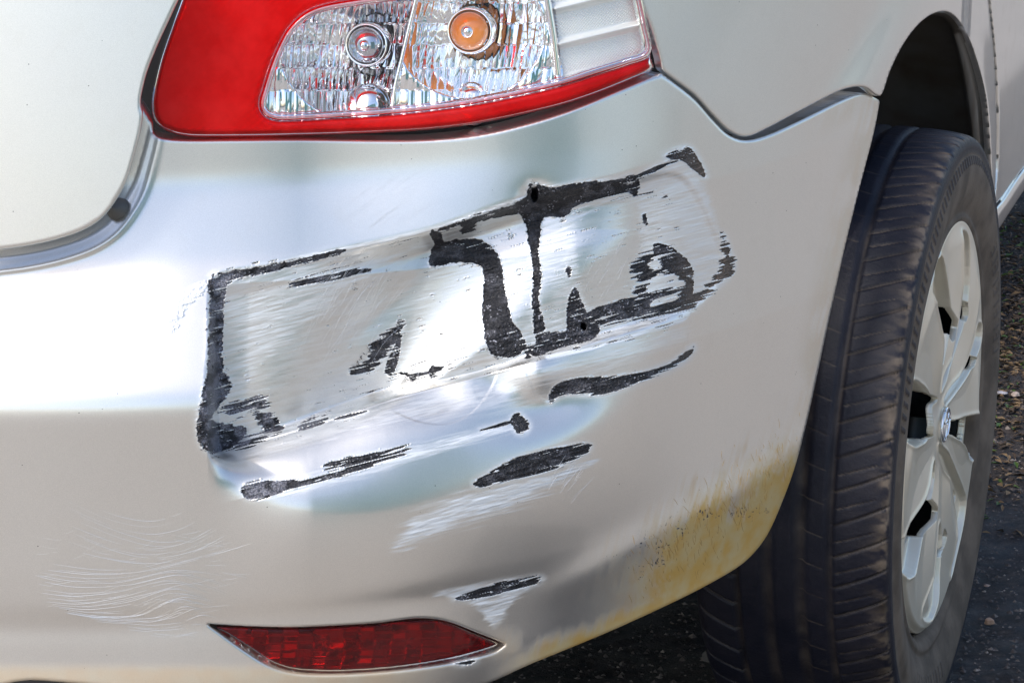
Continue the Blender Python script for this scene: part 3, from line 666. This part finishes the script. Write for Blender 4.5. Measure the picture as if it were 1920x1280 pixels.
keys = [[(150, 930), (230, 965), (300, 977), (350, 965), (380, 950)], [(140, 968), (220, 1000), (290, 1017), (350, 1010), (400, 985)],
        [(155, 1008), (230, 1035), (290, 1043), (360, 1030), (420, 1000)], [(115, 1068), (200, 1075), (280, 1070), (360, 1050), (460, 1025)],
        [(78, 1078), (130, 1090), (230, 1092), (340, 1072), (430, 1095)], [(105, 1127), (170, 1130), (250, 1115), (340, 1095), (405, 1115)],
        [(120, 1145), (180, 1155), (260, 1152), (330, 1120), (395, 1130)], [(200, 1162), (260, 1166), (320, 1160), (360, 1145), (390, 1150)], [(310, 1195), (330, 1198), (345, 1199), (360, 1199), (378, 1200)]]
scr = []
for i in range(len(keys)-1):
    a, b = np.array(keys[i], float), np.array(keys[i+1], float); k = (3, 4, 6, 4, 8, 9, 9, 7)[i]
    for j in range(k):
        t = (j+random.uniform(-.25, .25))/k; P = a*(1-t)+b*t+np.array([random.uniform(-25, 25), random.uniform(-2, 2)])
        Q = spline([tuple(q) for q in P], False, 8); n0 = 0
        while n0 < len(Q)-3:
            ln_ = random.randint(4, 22); 
            if random.random() < .78: scr.append([tuple(q) for q in Q[n0:n0+ln_+1:2]] if len(Q[n0:n0+ln_+1:2]) > 1 else [tuple(Q[n0]), tuple(Q[n0+2])])
            n0 += ln_+random.randint(0, 3)
for j in range(46):     # short diagonal hairlines right of the highlight
    x = random.uniform(640, 880); y = random.uniform(345, 440)-(x-640)*.1; L = random.uniform(25, 85)
    scr.append([(x, y), (x+L*.55, y-L*.42), (x+L, y-L*.68)])
for j in range(44):     # fan of fine lines across the imprint
    x = random.uniform(560, 700); y = random.uniform(560, 690); L = random.uniform(60, 210); a = random.uniform(.9, 1.25)
    scr.append([(x, y), (x+L*.5*cos(a), y-L*.5*sin(a)), (x+L*cos(a-.15), y-L*sin(a-.15))])
for j in range(26):
    x = random.uniform(1090, 1200); y = random.uniform(430, 570); L = random.uniform(20, 60); a = random.uniform(1.0, 1.2)
    scr.append([(x, y), (x+L*.5*cos(a), y-L*.5*sin(a)), (x+L*cos(a-.05), y-L*sin(a-.05))])
for j in range(18):
    x = random.uniform(1020, 1090); y = random.uniform(890, 950); L = random.uniform(20, 55); a = random.uniform(.8, 1.05)
    scr.append([(x, y), (x+L*.5*cos(a), y-L*.5*sin(a)), (x+L*cos(a), y-L*sin(a)+1)])
for j in range(60):     # finer crossing scuffs
    x = random.uniform(60, 420); y = random.uniform(1000, 1150); L = random.uniform(12, 60); a = random.gauss(.12, .25)
    scr.append([(x, y), (x+L*.5*cos(a), y-L*.5*sin(a)+1), (x+L*cos(a), y-L*sin(a))])
tag(ribbons('scratch_lines', scr, .00019, M_SCR, bumper), 'fine pale hairline scratches in the bumper paint', kind='stuff')
mudl = []
for j in range(260):    # splashes flung up from the wheel
    t_ = random.random()**.7; x = 1180+300*t_+random.gauss(0, 22); y = 1085-230*t_**1.3+random.gauss(0, 34); L = random.uniform(4, 20); a = random.gauss(1.95-.45*t_, .22)
    q = np.array([(x, y), (x+L*cos(a), y-L*sin(a))]); 
    if poly_sd(q[:, 0], q[:, 1], spline(BUMP)).max() < -8: mudl.append([tuple(q[0]), tuple(q.mean(0)+(random.gauss(0, 1), 0)), tuple(q[1])])
tag(ribbons('mud_splashes', mudl, .00055, simple('ochre_mud', (.46, .29, .10), .8, noise=(200, (.34, .22, .08), .4, .7)), bumper), 'thin ochre mud streaks near the wheel', kind='stuff')
# torn burrs of plastic and paint along the deepest gouges
def burrs():
    V = []; Fc = []
    runs = [([(396, 522), (393, 600), (390, 700), (373, 790), (378, 835), (405, 852)], 150, 3), ([(808, 500), (845, 494), (903, 500), (906, 590), (914, 655), (930, 668)], 60, 2), ([(930, 668), (968, 667), (988, 650)], 30, 2.2), ([(1003, 662), (1012, 672), (1030, 662), (1118, 632)], 40, 2.2),
            ([(995, 340), (998, 350), (992, 362)], 22, 2.5), ([(660, 697), (700, 650), (750, 606)], 60, 3), ([(755, 702), (775, 716)], 10, 2), ([(1032, 756), (1045, 724)], 14, 2), ([(1190, 541), (1292, 577), (1320, 555)], 30, 1.6)]
    pts = []
    for L, n, s in runs:
        P = spline(L, False, 8)
        for k in range(n):
            q = P[random.randrange(len(P))]; pts.append((q[0]+random.gauss(0, 3), q[1]+random.gauss(0, 3), s*random.uniform(.4, 1.3)))
    A = np.array(pts); t, r = base_t(A[:, 0], A[:, 1]); p0 = Cv+r*t[:, None]
    h = h_bumper(A[:, 0], A[:, 1], p0, A[:, 0]*0-50); c = p0-r*((h-.0003)/np.linalg.norm(r, axis=1))[:, None]
    for i, q in enumerate(c):
        s = A[i, 2]*.00045; out = -r[i]/np.linalg.norm(r[i]); b = len(V)
        d = np.array([random.gauss(0, 1) for _ in range(3)]); d /= np.linalg.norm(d); e = np.cross(d, out)
        V += [q-d*s, q+d*s, q+e*s*.8, q+out*s*random.uniform(.8, 2.2)+d*s*random.uniform(-1, 1)]
        Fc += [(b, b+1, b+3), (b+1, b+2, b+3), (b+2, b, b+3), (b, b+2, b+1)]
    return mesh_obj('paint_burrs', V, Fc, simple('torn_plastic', (.09, .085, .09), .3, .2), bumper, smooth=False)
tag(burrs(), 'torn crumbs of plastic along the gouges', kind='stuff')

# ------------------------------------------------------------------ wheel
HUB = np.array([-.004, 0, .300])
wheel = empty('wheel', parent=car)
def tyre_material():
    m, n, l, b = mat_new('worn_dusty_rubber'); tc = N(n, 'ShaderNodeTexCoord'); ob = tc.outputs['Object']
    A = N(n, 'ShaderNodeAttribute'); A.attribute_name = 'groove'; g = A.outputs['Fac']
    W = N(n, 'ShaderNodeAttribute'); W.attribute_name = 'wall'; wl = W.outputs['Fac']
    base = mixc(n, l, ramp(n, l, noise(n, l, ob, 26, 6, .6), .3, .75), (.005, .006, .013), (.016, .015, .022))
    base = mixc(n, l, ramp(n, l, noise(n, l, ob, 90, 5, .7), .6, .85), base, (.045, .04, .036))
    dust = mixc(n, l, ramp(n, l, noise(n, l, ob, 40, 5), .3, .7), (.030, .023, .018), (.15, .118, .09))
    base = mixc(n, l, math_(n, l, 'MULTIPLY', g, .75), base, dust)
    base = mixc(n, l, wl, base, mixc(n, l, ramp(n, l, noise(n, l, ob, 30, 5), .3, .7), (.085, .064, .047), (.16, .122, .090)))
    b.inputs['Specular IOR Level'].default_value = .28
    l.new(base, b.inputs['Base Color']); l.new(mixf(n, l, wl, .55, .8), b.inputs['Roughness'])
    bu = N(n, 'ShaderNodeBump'); bu.inputs['Distance'].default_value = .0007; bu.inputs['Strength'].default_value = .8
    l.new(noise(n, l, ob, 260, 5, .65), bu.inputs['Height']); l.new(bu.outputs[0], b.inputs['Normal'])
    return m
M_TYRE = tyre_material()
def make_tyre():
    # section: (x offset from outer plane, radius)
    sec = [(-.008, .184), (.000, .189), (.004, .196), (.003, .202), (.008, .217), (.011, .231), (.0115, .242), (.009, .251), (.0085, .257), (.0085, .2625), (.006, .2680), (.001, .2705), (-.008, .2722), (-.022, .2738), (-.045, .2748), (-.08, .2752), (-.115, .2746), (-.135, .2732), (-.147, .271), (-.155, .267), (-.161, .258), (-.166, .240), (-.166, .225), (-.160, .205), (-.15, .19)]
    P = spline(sec, False, 9); NP = len(P); NA = 1440
    ph = np.linspace(0, 2*pi, NA, endpoint=False)
    X = np.repeat(P[:, 0][None], NA, 0); Rr = np.repeat(P[:, 1][None], NA, 0); PH = np.repeat(ph[:, None], NP, 1)
    T = np.gradient(P, axis=0); T /= np.linalg.norm(T, axis=1)[:, None]; nx = -T[:, 1]; nr = T[:, 0]
    if nr[NP//2] < 0: nx, nr = -nx, -nr
    depth = np.zeros_like(X); groove = np.zeros_like(X)
    for gx, wd in ((-.040, .0026), (-.066, .0036), (-.094, .0036), (-.121, .0028)):
        m = 1-sstep(wd*.75, wd*1.15, np.abs(X-gx)); depth = np.maximum(depth, .0038*m*(Rr > .264)); groove = np.maximum(groove, .5*m*(Rr > .264)*fbm(PH*14, X*0+gx*90, 99, 3)*1.4)
    tread = Rr > .2635
    def sipes(n, off, x0, x1, slope, w_, dp, curve=0):
        nonlocal depth, groove
        s = (PH-off)*n/(2*pi); s = s+slope*(X-x0)/(x1-x0)+curve*((X-x0)/(x1-x0))**2; d = np.abs(s-np.round(s))*2*pi*.3/n
        m = (1-sstep(w_*.5, w_*1.3, d))*sstep(min(x0, x1)-.003, min(x0, x1), X)*(1-sstep(max(x0, x1), max(x0, x1)+.003, X))
        depth = np.maximum(depth, m*dp*tread); groove = np.maximum(groove, m*.8*tread)
    sipes(60, 0, -.037, .005, .55, .0011, .0024, .1)
    sipes(60, .052, -.034, -.006, .35, .0006, .0012)
    sipes(60, .02, -.066, -.048, -.2, .0005, .0006)
    sipes(60, 0, -.124, -.156, .5, .0014, .004)
    wall = 1-sstep(.2535, .2575, Rr)
    wall = wall*sstep(.0, .5, fbm(PH*30, Rr*160, 71, 3)+.25)
    # shoulder wear ring
    groove = np.maximum(groove, 1.7*np.exp(-((Rr-.2690)/.0026)**2)*(X > -.03)*sstep(.25, .75, fbm(PH*50, Rr*300, 73, 3)))
    # hatch ticks and raised characters on the outer wall
    out = X > -.02
    tick = (np.abs((PH*150/(2*pi)+(Rr-.25)*30) % 1-.5) < .2) & (Rr > .2445) & (Rr < .2525) & out & (np.cos(PH-radians(100)) > .45)
    depth -= tick*.0012; wall = np.where(tick, wall*.25, wall)
    seq = np.random.default_rng(4).random(720); cell = seq[(PH*110/(2*pi)).astype(int) % 720]
    fr = (PH*110/(2*pi)) % 1
    zone = ((np.cos(PH-radians(-106)) > .955) & (np.sin(PH*5) > -2)) | (np.cos(PH-radians(20)) > .96)
    st1 = (np.abs(fr-.3) < .13) | ((np.abs(fr-.5) < .3) & ((np.abs(Rr-.2335) < .0011) | (np.abs(Rr-.2205) < .0011) & (cell > .4) | (np.abs(Rr-.2270) < .0011) & (cell > .6)))
    lt = zone & st1 & (Rr > .2195) & (Rr < .2345) & out
    depth -= lt*.0008; wall = np.where(lt, wall*.6, wall)
    x = X-nx[None]*depth; r = Rr-nr[None]*depth
    V = np.stack([x, HUB[1]+r*np.cos(PH), .291+r*np.sin(PH)], -1).reshape(-1, 3)
    V[:, 2] = np.maximum(V[:, 2], .020)
    I = np.arange(NA*NP).reshape(NA, NP); a = I; b = np.roll(I, -1, 0)
    Fq = np.stack([a[:, :-1], a[:, 1:], b[:, 1:], b[:, :-1]], -1).reshape(-1, 4)
    o = mesh_obj('tyre', V, Fq[:, ::-1].copy(), M_TYRE, wheel, attrs=dict(groove=groove.ravel(), wall=wall.ravel()))
    return o
make_tyre()
M_CAP = simple('champagne_wheel_cover_plastic', (.76, .68, .54), .38, .45, noise=(14, (.68, .58, .42), .45, .85), coat=.15)
# recesses of the cover (traced on its face) and the openings at their bottom
SCOOP = [[(1761, 478), (1743, 545), (1755, 600), (1763, 640), (1769, 684), (1777, 640), (1782, 586), (1777, 535)],
 [(1798, 432), (1811, 438), (1816, 466), (1816, 535), (1807, 603), (1793, 655), (1768, 736), (1771, 705), (1788, 650), (1798, 600), (1798, 552), (1796, 466)],
 [(1825, 610), (1837, 606), (1836, 641), (1824, 682), (1807, 717), (1775, 762), (1771, 751), (1782, 727), (1801, 690), (1812, 660), (1820, 634)],
 [(1770, 790), (1790, 786), (1808, 779), (1834, 778), (1829, 830), (1820, 864), (1804, 834), (1786, 818), (1769, 810)],
 [(1762, 831), (1779, 847), (1793, 880), (1807, 928), (1804, 972), (1795, 1014), (1779, 1084), (1784, 1020), (1787, 972), (1781, 917), (1771, 880), (1762, 850)],
 [(1762, 980), (1766, 1000), (1762, 1055), (1756, 1106), (1744, 1162), (1726, 1156), (1737, 1100), (1750, 1048)],
 [(1752, 862), (1754, 897), (1737, 978), (1720, 1040), (1700, 1084), (1691, 1060), (1689, 1018), (1706, 976), (1729, 930)],
 [(1698, 726), (1706, 712), (1722, 716), (1740, 733), (1745, 746), (1742, 770), (1740, 812), (1731, 831), (1698, 829)]]
HOLE = [[(1744, 548), (1755, 560), (1768, 585), (1773, 610), (1764, 640), (1757, 610), (1750, 580)],
 [(1799, 550), (1805, 572), (1804, 593), (1798, 604)], [(1815, 662), (1819, 672), (1815, 687), (1803, 694), (1808, 680)],
 [(1772, 792), (1790, 787), (1809, 780), (1804, 832), (1788, 819), (1770, 808)], [(1783, 912), (1791, 921), (1791, 931), (1786, 945)],
 [(1761, 989), (1764, 1003), (1760, 1027), (1751, 1048), (1757, 1015)], [(1690, 1018), (1706, 979), (1729, 932), (1736, 952), (1732, 972), (1713, 1003)],
 [(1696, 734), (1731, 737), (1742, 744), (1741, 752), (1733, 763), (1731, 806), (1736, 814), (1731, 818), (1696, 818)]]
CAPX = .002
SDEP = (.011, .005, .006, .011, .006, .005, .011, .011)
def make_cap():
    NA = 1100; NR = 190; RM = .190; rr = np.linspace(.001, RM, NR); ph = np.linspace(0, 2*pi, NA, endpoint=False)
    PH, RR = np.meshgrid(ph, rr, indexing='ij'); T = RR/RM; Y = (RR*np.cos(PH)).ravel(); Z = (RR*np.sin(PH)).ravel()
    def trace(poly, x, sub=4):
        q = np.array(poly, float); w3 = on_plane(q[:, 0], q[:, 1], 0, x); q = np.stack([w3[:, 1]-HUB[1]-CY, w3[:, 2]-HUB[2]], 1)
        return spline([tuple(a) for a in q], True, sub)
    CY = .0
    dep = np.zeros(len(Y)); near = np.full(len(Y), 1.)
    for P, dk in zip(SCOOP, SDEP):
        d = poly_sd(Y, Z, trace(P, CAPX)); dep = np.maximum(dep, dk*(1-sstep(-.0045, .0005, d))); near = np.minimum(near, np.abs(d))
    hole = np.zeros(len(Y), bool)
    for P, dk in zip(HOLE, (.010, .005, .006, .010, .006, .005, .010, .010)): hole |= poly_sd(Y, Z, trace(P, CAPX-dk*.9)) < 0
    dep = dep.reshape(T.shape); near = near.reshape(T.shape); hole = hole.reshape(T.shape)
    x = .0015-.0035*(1-T**2)
    sw = radians(24)*np.sin(T*pi*.9); s_ = ((PH-radians(-17)+sw)*8/(2*pi)) % 1.0
    k = np.clip((s_-.12)/.76, 0, 1)
    x = x+.0045*np.where(k < .4, k/.4, 1-(k-.4)/.6)*sstep(.12, .45, T)*(1-sstep(.86, .97, T))
    x = x+.0012*np.exp(-(near/.0025)**2)*(dep < .002)
    x = x-dep-.006*sstep(.965, 1.0, T)+.001*(1-sstep(.08, .14, T))
    V = np.stack([CAPX+x, HUB[1]+RR*np.cos(PH), HUB[2]+RR*np.sin(PH)], -1).reshape(-1, 3)
    I = np.arange(NA*NR).reshape(NA, NR); b = np.roll(I, -1, 0)
    Fq = np.stack([I[:, :-1], I[:, 1:], b[:, 1:], b[:, :-1]], -1)
    kp = ~(hole[:, :-1] & hole[:, 1:] & np.roll(hole, -1, 0)[:, 1:] & np.roll(hole, -1, 0)[:, :-1])
    Fq = Fq[kp].reshape(-1, 4)
    E = np.concatenate([Fq[:, [0, 1]], Fq[:, [1, 2]], Fq[:, [2, 3]], Fq[:, [3, 0]]]); Es = np.sort(E, 1); key = Es[:, 0].astype(np.int64)*len(V)+Es[:, 1]
    _, inv, cnt = np.unique(key, return_inverse=True, return_counts=True); bE = E[cnt[inv] == 1]
    bv = np.unique(bE); m2 = np.full(len(V), -1); m2[bv] = np.arange(len(bv))+len(V)
    V = np.concatenate([V, V[bv]-np.array([.006, 0, 0])])
    Fq = np.concatenate([Fq, np.stack([bE[:, 1], bE[:, 0], m2[bE[:, 0]], m2[bE[:, 1]]], 1)])
    return mesh_obj('wheel_cover', V, Fq[:, ::-1].copy(), M_CAP, wheel)
make_cap()
M_STEEL = simple('black_steel_rim', (.012, .012, .014), .4, .3)
M_DRUM = simple('brake_drum_iron', (.02, .022, .028), .5, .5)
lathe('steel_rim', [(.187, -.012), (.186, -.02), (.186, -.05), (.17, -.06), (.12, -.055), (.07, -.045), (.03, -.045), (.001, -.045)], M_STEEL, wheel, HUB, (1, 0, 0), 64)
lathe('rim_lip', [(.186, -.03), (.189, -.016), (.193, -.008), (.195, -.004), (.193, -.002)], M_STEEL, wheel, HUB, (1, 0, 0), 96)
for k in range(8):      # steel spokes showing as dark bars in the windows
    a = radians(-17+45*k+12); cc = HUB+np.array([-.03, .11*cos(a), .11*sin(a)])
    if k % 4 == 0 or k % 4 == 0: lathe('rim_boss', [(.02, -.02), (.02, .004), (.016, .008), (.001, .008)], M_DRUM, wheel, cc, (1, 0, 0), 24)
# emblem: three interlocking rings on an oval badge
emb = empty('hub_emblem', parent=wheel)
M_EMB = simple('chrome_emblem', (.82, .84, .88), .15, .9)
def ellring(name, a, b, cy, cz, rad):
    t = np.linspace(0, 2*pi, 49); cpts = np.stack([np.full(49, HUB[0]+.0078), HUB[1]+cy+a*np.cos(t), HUB[2]+cz+b*np.sin(t)], -1)
    tube(name, cpts, rad, M_EMB, emb, 8)
lathe('emblem_back', [(.0005, .0065), (.012, .0065), (.0155, .0055), (.0175, .001)], M_CAP, emb, HUB, (1, 0, 0), 48)
ellring('emblem_ring', .0190, .0145, 0, 0, .0014)
ellring('emblem_ring', .0060, .0135, 0, 0, .0012)
ellring('emblem_ring', .0125, .0055, 0, .0075, .0012)

# wheel arch liner and inner lip
def arch_mesh():
    V = []; Fc = []; NA = 60; prof = [(-.06, .415), (-.12, .418), (-.30, .42), (-.32, .36), (-.33, .0)]
    angs = np.radians(np.linspace(-40, 122, NA))
    for a in angs:
        for x, r in prof: V.append((x, -.03+r*cos(a), .30+r*sin(a)))
    n = len(prof)
    for i in range(NA-1):
        for k in range(n-1): Fc.append((i*n+k, (i+1)*n+k, (i+1)*n+k+1, i*n+k+1))
    return mesh_obj('wheel_arch_liner', V, Fc, M_LINER, car)
arch_mesh()
M_LIP = simple('dusty_arch_lip_paint', (.16, .15, .135), .5, .3, noise=(25, (.10, .075, .05), .4, .8))
lipo = np.array([(1752, 26), (1780, 25), (1802, 46), (1820, 82), (1838, 137), (1850, 192), (1856, 262), (1859, 332), (1860, 400), (1858, 440)], float)
lipi = np.array([(1748, 28), (1768, 34), (1782, 52), (1797, 90), (1808, 140), (1818, 200), (1825, 262), (1832, 332), (1836, 400), (1838, 460)], float)
def lip():
    P = spline(lipo, False, 5); Q = spline(lipi, False, 5); n = len(P); t, r = base_t(P[:, 0], P[:, 1]); A = Cv+r*t[:, None]; A[:, 0] -= .004
    B = on_plane(Q[:, 0], Q[:, 1], 0, -.028); D_ = B.copy(); D_[:, 0] = -.034; E_ = D_.copy(); cen = np.array([0, -.03, .30]); d = E_-cen; d[:, 0] = 0
    D_ += d*.03; E_ += d*.03; E_[:, 0] = -.11
    V = list(A)+list(A*.93+B*.07+np.array([-.004, 0, 0]))+list(B)+list(D_)+list(E_)+list(E_-np.array([.02, 0, 0]))
    Fc = [(j*n+i, (j+1)*n+i, (j+1)*n+i+1, j*n+i+1) for j in range(5) for i in range(n-1)]
    return mesh_obj('wheel_arch_lip', V, Fc, M_LIP, car)
lip()
# underside of the car, closing off the light
V = [(-1.6, -.62, .27), (-.25, -.62, .27), (-.25, 2.6, .25), (-1.6, 2.6, .25)]
def plate():
    V = []; Fc = []
    for z in (.25, .285):
        V += [(-1.7, -.55, z), (-.22, -.50, z), (-.22, 2.8, z), (-1.7, 2.8, z)]
    Fc = [(0, 1, 2, 3), (7, 6, 5, 4), (0, 4, 5, 1), (1, 5, 6, 2), (2, 6, 7, 3), (3, 7, 4, 0)]
    return mesh_obj('underbody', V, Fc, M_DARK, car, smooth=False)
plate()

# ------------------------------------------------------------------ ground
def ground_material():
    m, n, l, b = mat_new('wet_old_asphalt'); tc = N(n, 'ShaderNodeTexCoord'); ob = tc.outputs['Object']
    a = ramp(n, l, noise(n, l, ob, 60, 8, .7), .35, .75); c = mixc(n, l, a, (.010, .007, .006), (.085, .064, .052))
    vo = N(n, 'ShaderNodeTexVoronoi'); vo.inputs['Scale'].default_value = 150; l.new(ob, vo.inputs['Vector'])
    c = mixc(n, l, math_(n, l, 'MULTIPLY', ramp(n, l, vo.outputs['Distance'], .5, .1), .5), c, vo.outputs['Color']) if False else c
    st = ramp(n, l, vo.outputs['Distance'], .35, .2); cc = N(n, 'ShaderNodeSeparateColor'); l.new(vo.outputs['Color'], cc.inputs[0])
    st = math_(n, l, 'MULTIPLY', st, math_(n, l, 'GREATER_THAN', cc.outputs[0], .75))
    c = mixc(n, l, st, c, (.10, .085, .08))
    c = mixc(n, l, ramp(n, l, noise(n, l, ob, 5, 5), .5, .75), c, (.03, .024, .02))
    l.new(c, b.inputs['Base Color']); l.new(ramp(n, l, noise(n, l, ob, 30, 3), .3, .7, .65, .95), b.inputs['Roughness'])
    bu = N(n, 'ShaderNodeBump'); bu.inputs['Distance'].default_value = .006
    h = math_(n, l, 'ADD', noise(n, l, ob, 110, 8, .75), math_(n, l, 'MULTIPLY', st, .3))
    l.new(h, bu.inputs['Height']); l.new(bu.outputs[0], b.inputs['Normal']); return m
M_ASPH = ground_material()
def ground():
    xs = np.concatenate([[-60, -8, -2], np.linspace(-1, 1.2, 160), [3, 10, 60]]); ys = np.concatenate([[-60, -10, -2], np.linspace(-.8, 3.5, 240), [8, 60]])
    X, Y = np.meshgrid(xs, ys, indexing='ij'); Z = (fbm(X*9+50, Y*9+50, 81, 3)-.5)*.012+(fbm(X*60+9, Y*60+50, 84, 3)-.5)*.006
    Z = .014+Z*((X > -1) & (X < 1.2) & (Y > -.8) & (Y < 3.5))
    V = np.stack([X, Y, Z], -1).reshape(-1, 3); I = np.arange(X.size).reshape(X.shape)
    Fq = np.stack([I[:-1, :-1], I[1:, :-1], I[1:, 1:], I[:-1, 1:]], -1).reshape(-1, 4)
    return mesh_obj('ground', V, Fq, M_ASPH)
tag(ground(), kind='structure')
M_CONC = simple('pale_dusty_concrete', (.37, .325, .275), .85, noise=(3, (.29, .255, .215), .35, .7), bump=(90, .5, .003))
P6 = [(-14, -14), (14, -14), (14, 14), (.42, 14), (.42, -.75), (-14, -.75)]
V = [(x, y, .024) for x, y in P6]+[(x, y, -.05) for x, y in P6]
tag(mesh_obj('concrete_yard', V, [(0, 1, 4, 5), (1, 2, 3, 4), (3, 9, 10, 4), (4, 10, 11, 5)], M_CONC, smooth=False), kind='structure')
# unseen teal corrugated panel, added right of the camera to tint reflections in the paint
def reflection_panel():
    g = empty('reflection_panel', (1.9, -2.3, .024)); g.rotation_euler = (0, 0, radians(50))
    tag(g, 'unseen teal corrugated panel, added to tint the reflections in the bumper', 'reflection_panel')
    m = simple('teal_panel_paint', (.16, .42, .37), .5, noise=(6, (.13, .34, .30), .4, .7)); V = []; Fc = []; n = 96
    for i in range(n+1):
        x = -.6+1.2*i/n; y = .012*sin(i/n*2*pi*16); V += [(x, y, .08), (x, y, 1.85)]
    Fc = [(2*i, 2*i+2, 2*i+3, 2*i+1) for i in range(n)]
    mesh_obj('sheet', V, Fc, m, g)
    for z0, z1 in ((.04, .09), (1.84, 1.89), (.9, .95)):
        b = [(x, y, z) for z in (z0, z1) for x, y in ((-.62, -.05), (.62, -.05), (.62, -.018), (-.62, -.018))]
        mesh_obj('rail', b, [(0, 1, 2, 3), (7, 6, 5, 4), (0, 4, 5, 1), (1, 5, 6, 2), (2, 6, 7, 3), (3, 7, 4, 0)], m, g, False)
    for x0 in (-.66, .62):
        b = [(x, y, z) for z in (0, 1.93) for x, y in ((x0, -.05), (x0+.04, -.05), (x0+.04, .01), (x0, .01))]
        mesh_obj('post', b, [(0, 1, 2, 3), (7, 6, 5, 4), (0, 4, 5, 1), (1, 5, 6, 2), (2, 6, 7, 3), (3, 7, 4, 0)], m, g, False)
reflection_panel()

# loose bits on the ground
def rock(name, px, py, size, col, label, cat='pebble', group=None, sq=.6):
    c = on_plane(px, py, 2, .018)[0]; bm = bmesh.new(); bmesh.ops.create_icosphere(bm, subdivisions=3, radius=1)
    sx, sy, sz = size*random.uniform(.8, 1.2), size*random.uniform(.8, 1.2), size*sq; ph = [random.uniform(0, 6) for _ in range(6)]
    for v in bm.verts:
        q = v.co.copy(); k = 1+.14*sin(q.x*3+ph[0])+.12*sin(q.y*4+ph[1])+.1*sin(q.z*5+ph[2])+.05*sin(q.x*9+q.y*7+ph[3])
        v.co = Vector((q.x*sx*k, q.y*sy*k, q.z*sz*k))
    me = bpy.data.meshes.new(name); bm.to_mesh(me); bm.free(); me.polygons.foreach_set('use_smooth', np.ones(len(me.polygons), bool))
    me.materials.append(simple(name+'_stone', col, .8, noise=(120, tuple(x*.6 for x in col), .4, .7), bump=(300, .4, .001)))
    o = bpy.data.objects.new(name, me); COL.objects.link(o); o.location = (c[0], c[1], c[2]+sz*.55); o.rotation_euler = (0, 0, random.uniform(0, 6))
    return tag(o, label, cat, group)
rock('pebble', 1856, 1167, .0052, (.46, .29, .19), 'tan pebble lying alone on dark asphalt right of the tyre bottom')
rock('pebble', 1851, 1098, .0030, (.36, .24, .18), 'small brown pebble above the tan pebble on the asphalt', sq=.35)
rock('pebble', 1878, 738, .007, (.42, .40, .42), 'pale grey flat stone at the right edge beside the wheel centre', sq=.35)
rock('pebble', 1903, 742, .006, (.40, .32, .27), 'pinkish brown stone at the very right edge beside the pale grey stone', sq=.5)
def scatter():
    V = []; Fc = []; base = [(1, 0, 0), (-1, 0, 0), (0, 1, 0), (0, -1, 0), (0, 0, .7), (.5, .5, .5), (-.5, .5, .45)]
    for i in range(16000):
        x = random.uniform(-.6, .35); y = random.uniform(-.2, 2.2); s = random.choice((.0012, .0016, .002, .003))*random.uniform(.7, 1.4); b = len(V); a = random.uniform(0, 6)
        for q in base[:5]:
            k = random.uniform(.6, 1.3); V.append((x+s*k*(q[0]*cos(a)-q[1]*sin(a)), y+s*k*(q[0]*sin(a)+q[1]*cos(a)), .016+s*k*q[2]))
        Fc += [(b, b+2, b+4), (b+2, b+1, b+4), (b+1, b+3, b+4), (b+3, b, b+4)]
    return mesh_obj('gravel', V, Fc, simple('mixed_grit', (.07, .055, .048), .8, noise=(60, (.30, .25, .21), .5, .7)), smooth=False)
tag(scatter(), kind='stuff')
def litter():
    V = []; Fc = []; fm = []
    for i in range(2600):
        px = random.uniform(1835, 1960); py = random.uniform(400, 1000)
        if random.random() < sstep(640, 980, np.array(py))*.93: continue
        c = on_plane(px, py, 2, .018)[0]; s = random.uniform(.003, .009); a = random.uniform(0, 6.3); t = random.uniform(-.5, .8); b = len(V)
        d = np.array([cos(a), sin(a), t*.5]); e = np.array([-sin(a), cos(a), random.uniform(-.5, .5)])
        V += [c-d*s, c+e*s*.35+(0, 0, s*.3), c+d*s, c-e*s*.35+(0, 0, s*.2)]; Fc.append((b, b+1, b+2, b+3)); fm.append(random.choices((0, 1, 2), (6, 3, 1.3))[0])
    return mesh_obj('leaf_litter', V, Fc, simple('dead_leaf', (.05, .032, .02), .8), None, False, None, [simple('tan_leaf', (.17, .11, .055), .8), simple('green_sprig', (.05, .09, .012), .6)], np.array(fm))
tag(litter(), kind='stuff')
def scrap():
    bm = bmesh.new(); P = [(1316, 1226), (1318, 1238), (1332, 1242), (1346, 1233), (1356, 1220), (1350, 1205), (1336, 1206)]
    c = [on_plane(x, y, 1, .02)[0] for x, y in P]; n = np.array([0, .004, 0])
    V = [tuple(q) for q in c]+[tuple(q+n) for q in c]; k = len(P)
    Fc = [tuple(range(k)), tuple(range(2*k-1, k-1, -1))]+[(i, i+k, (i+1) % k+k, (i+1) % k) for i in range(k)]
    return mesh_obj('mud_flap_tab', V, Fc, simple('muddy_flap', (.07, .065, .06), .7), car, False)
scrap()
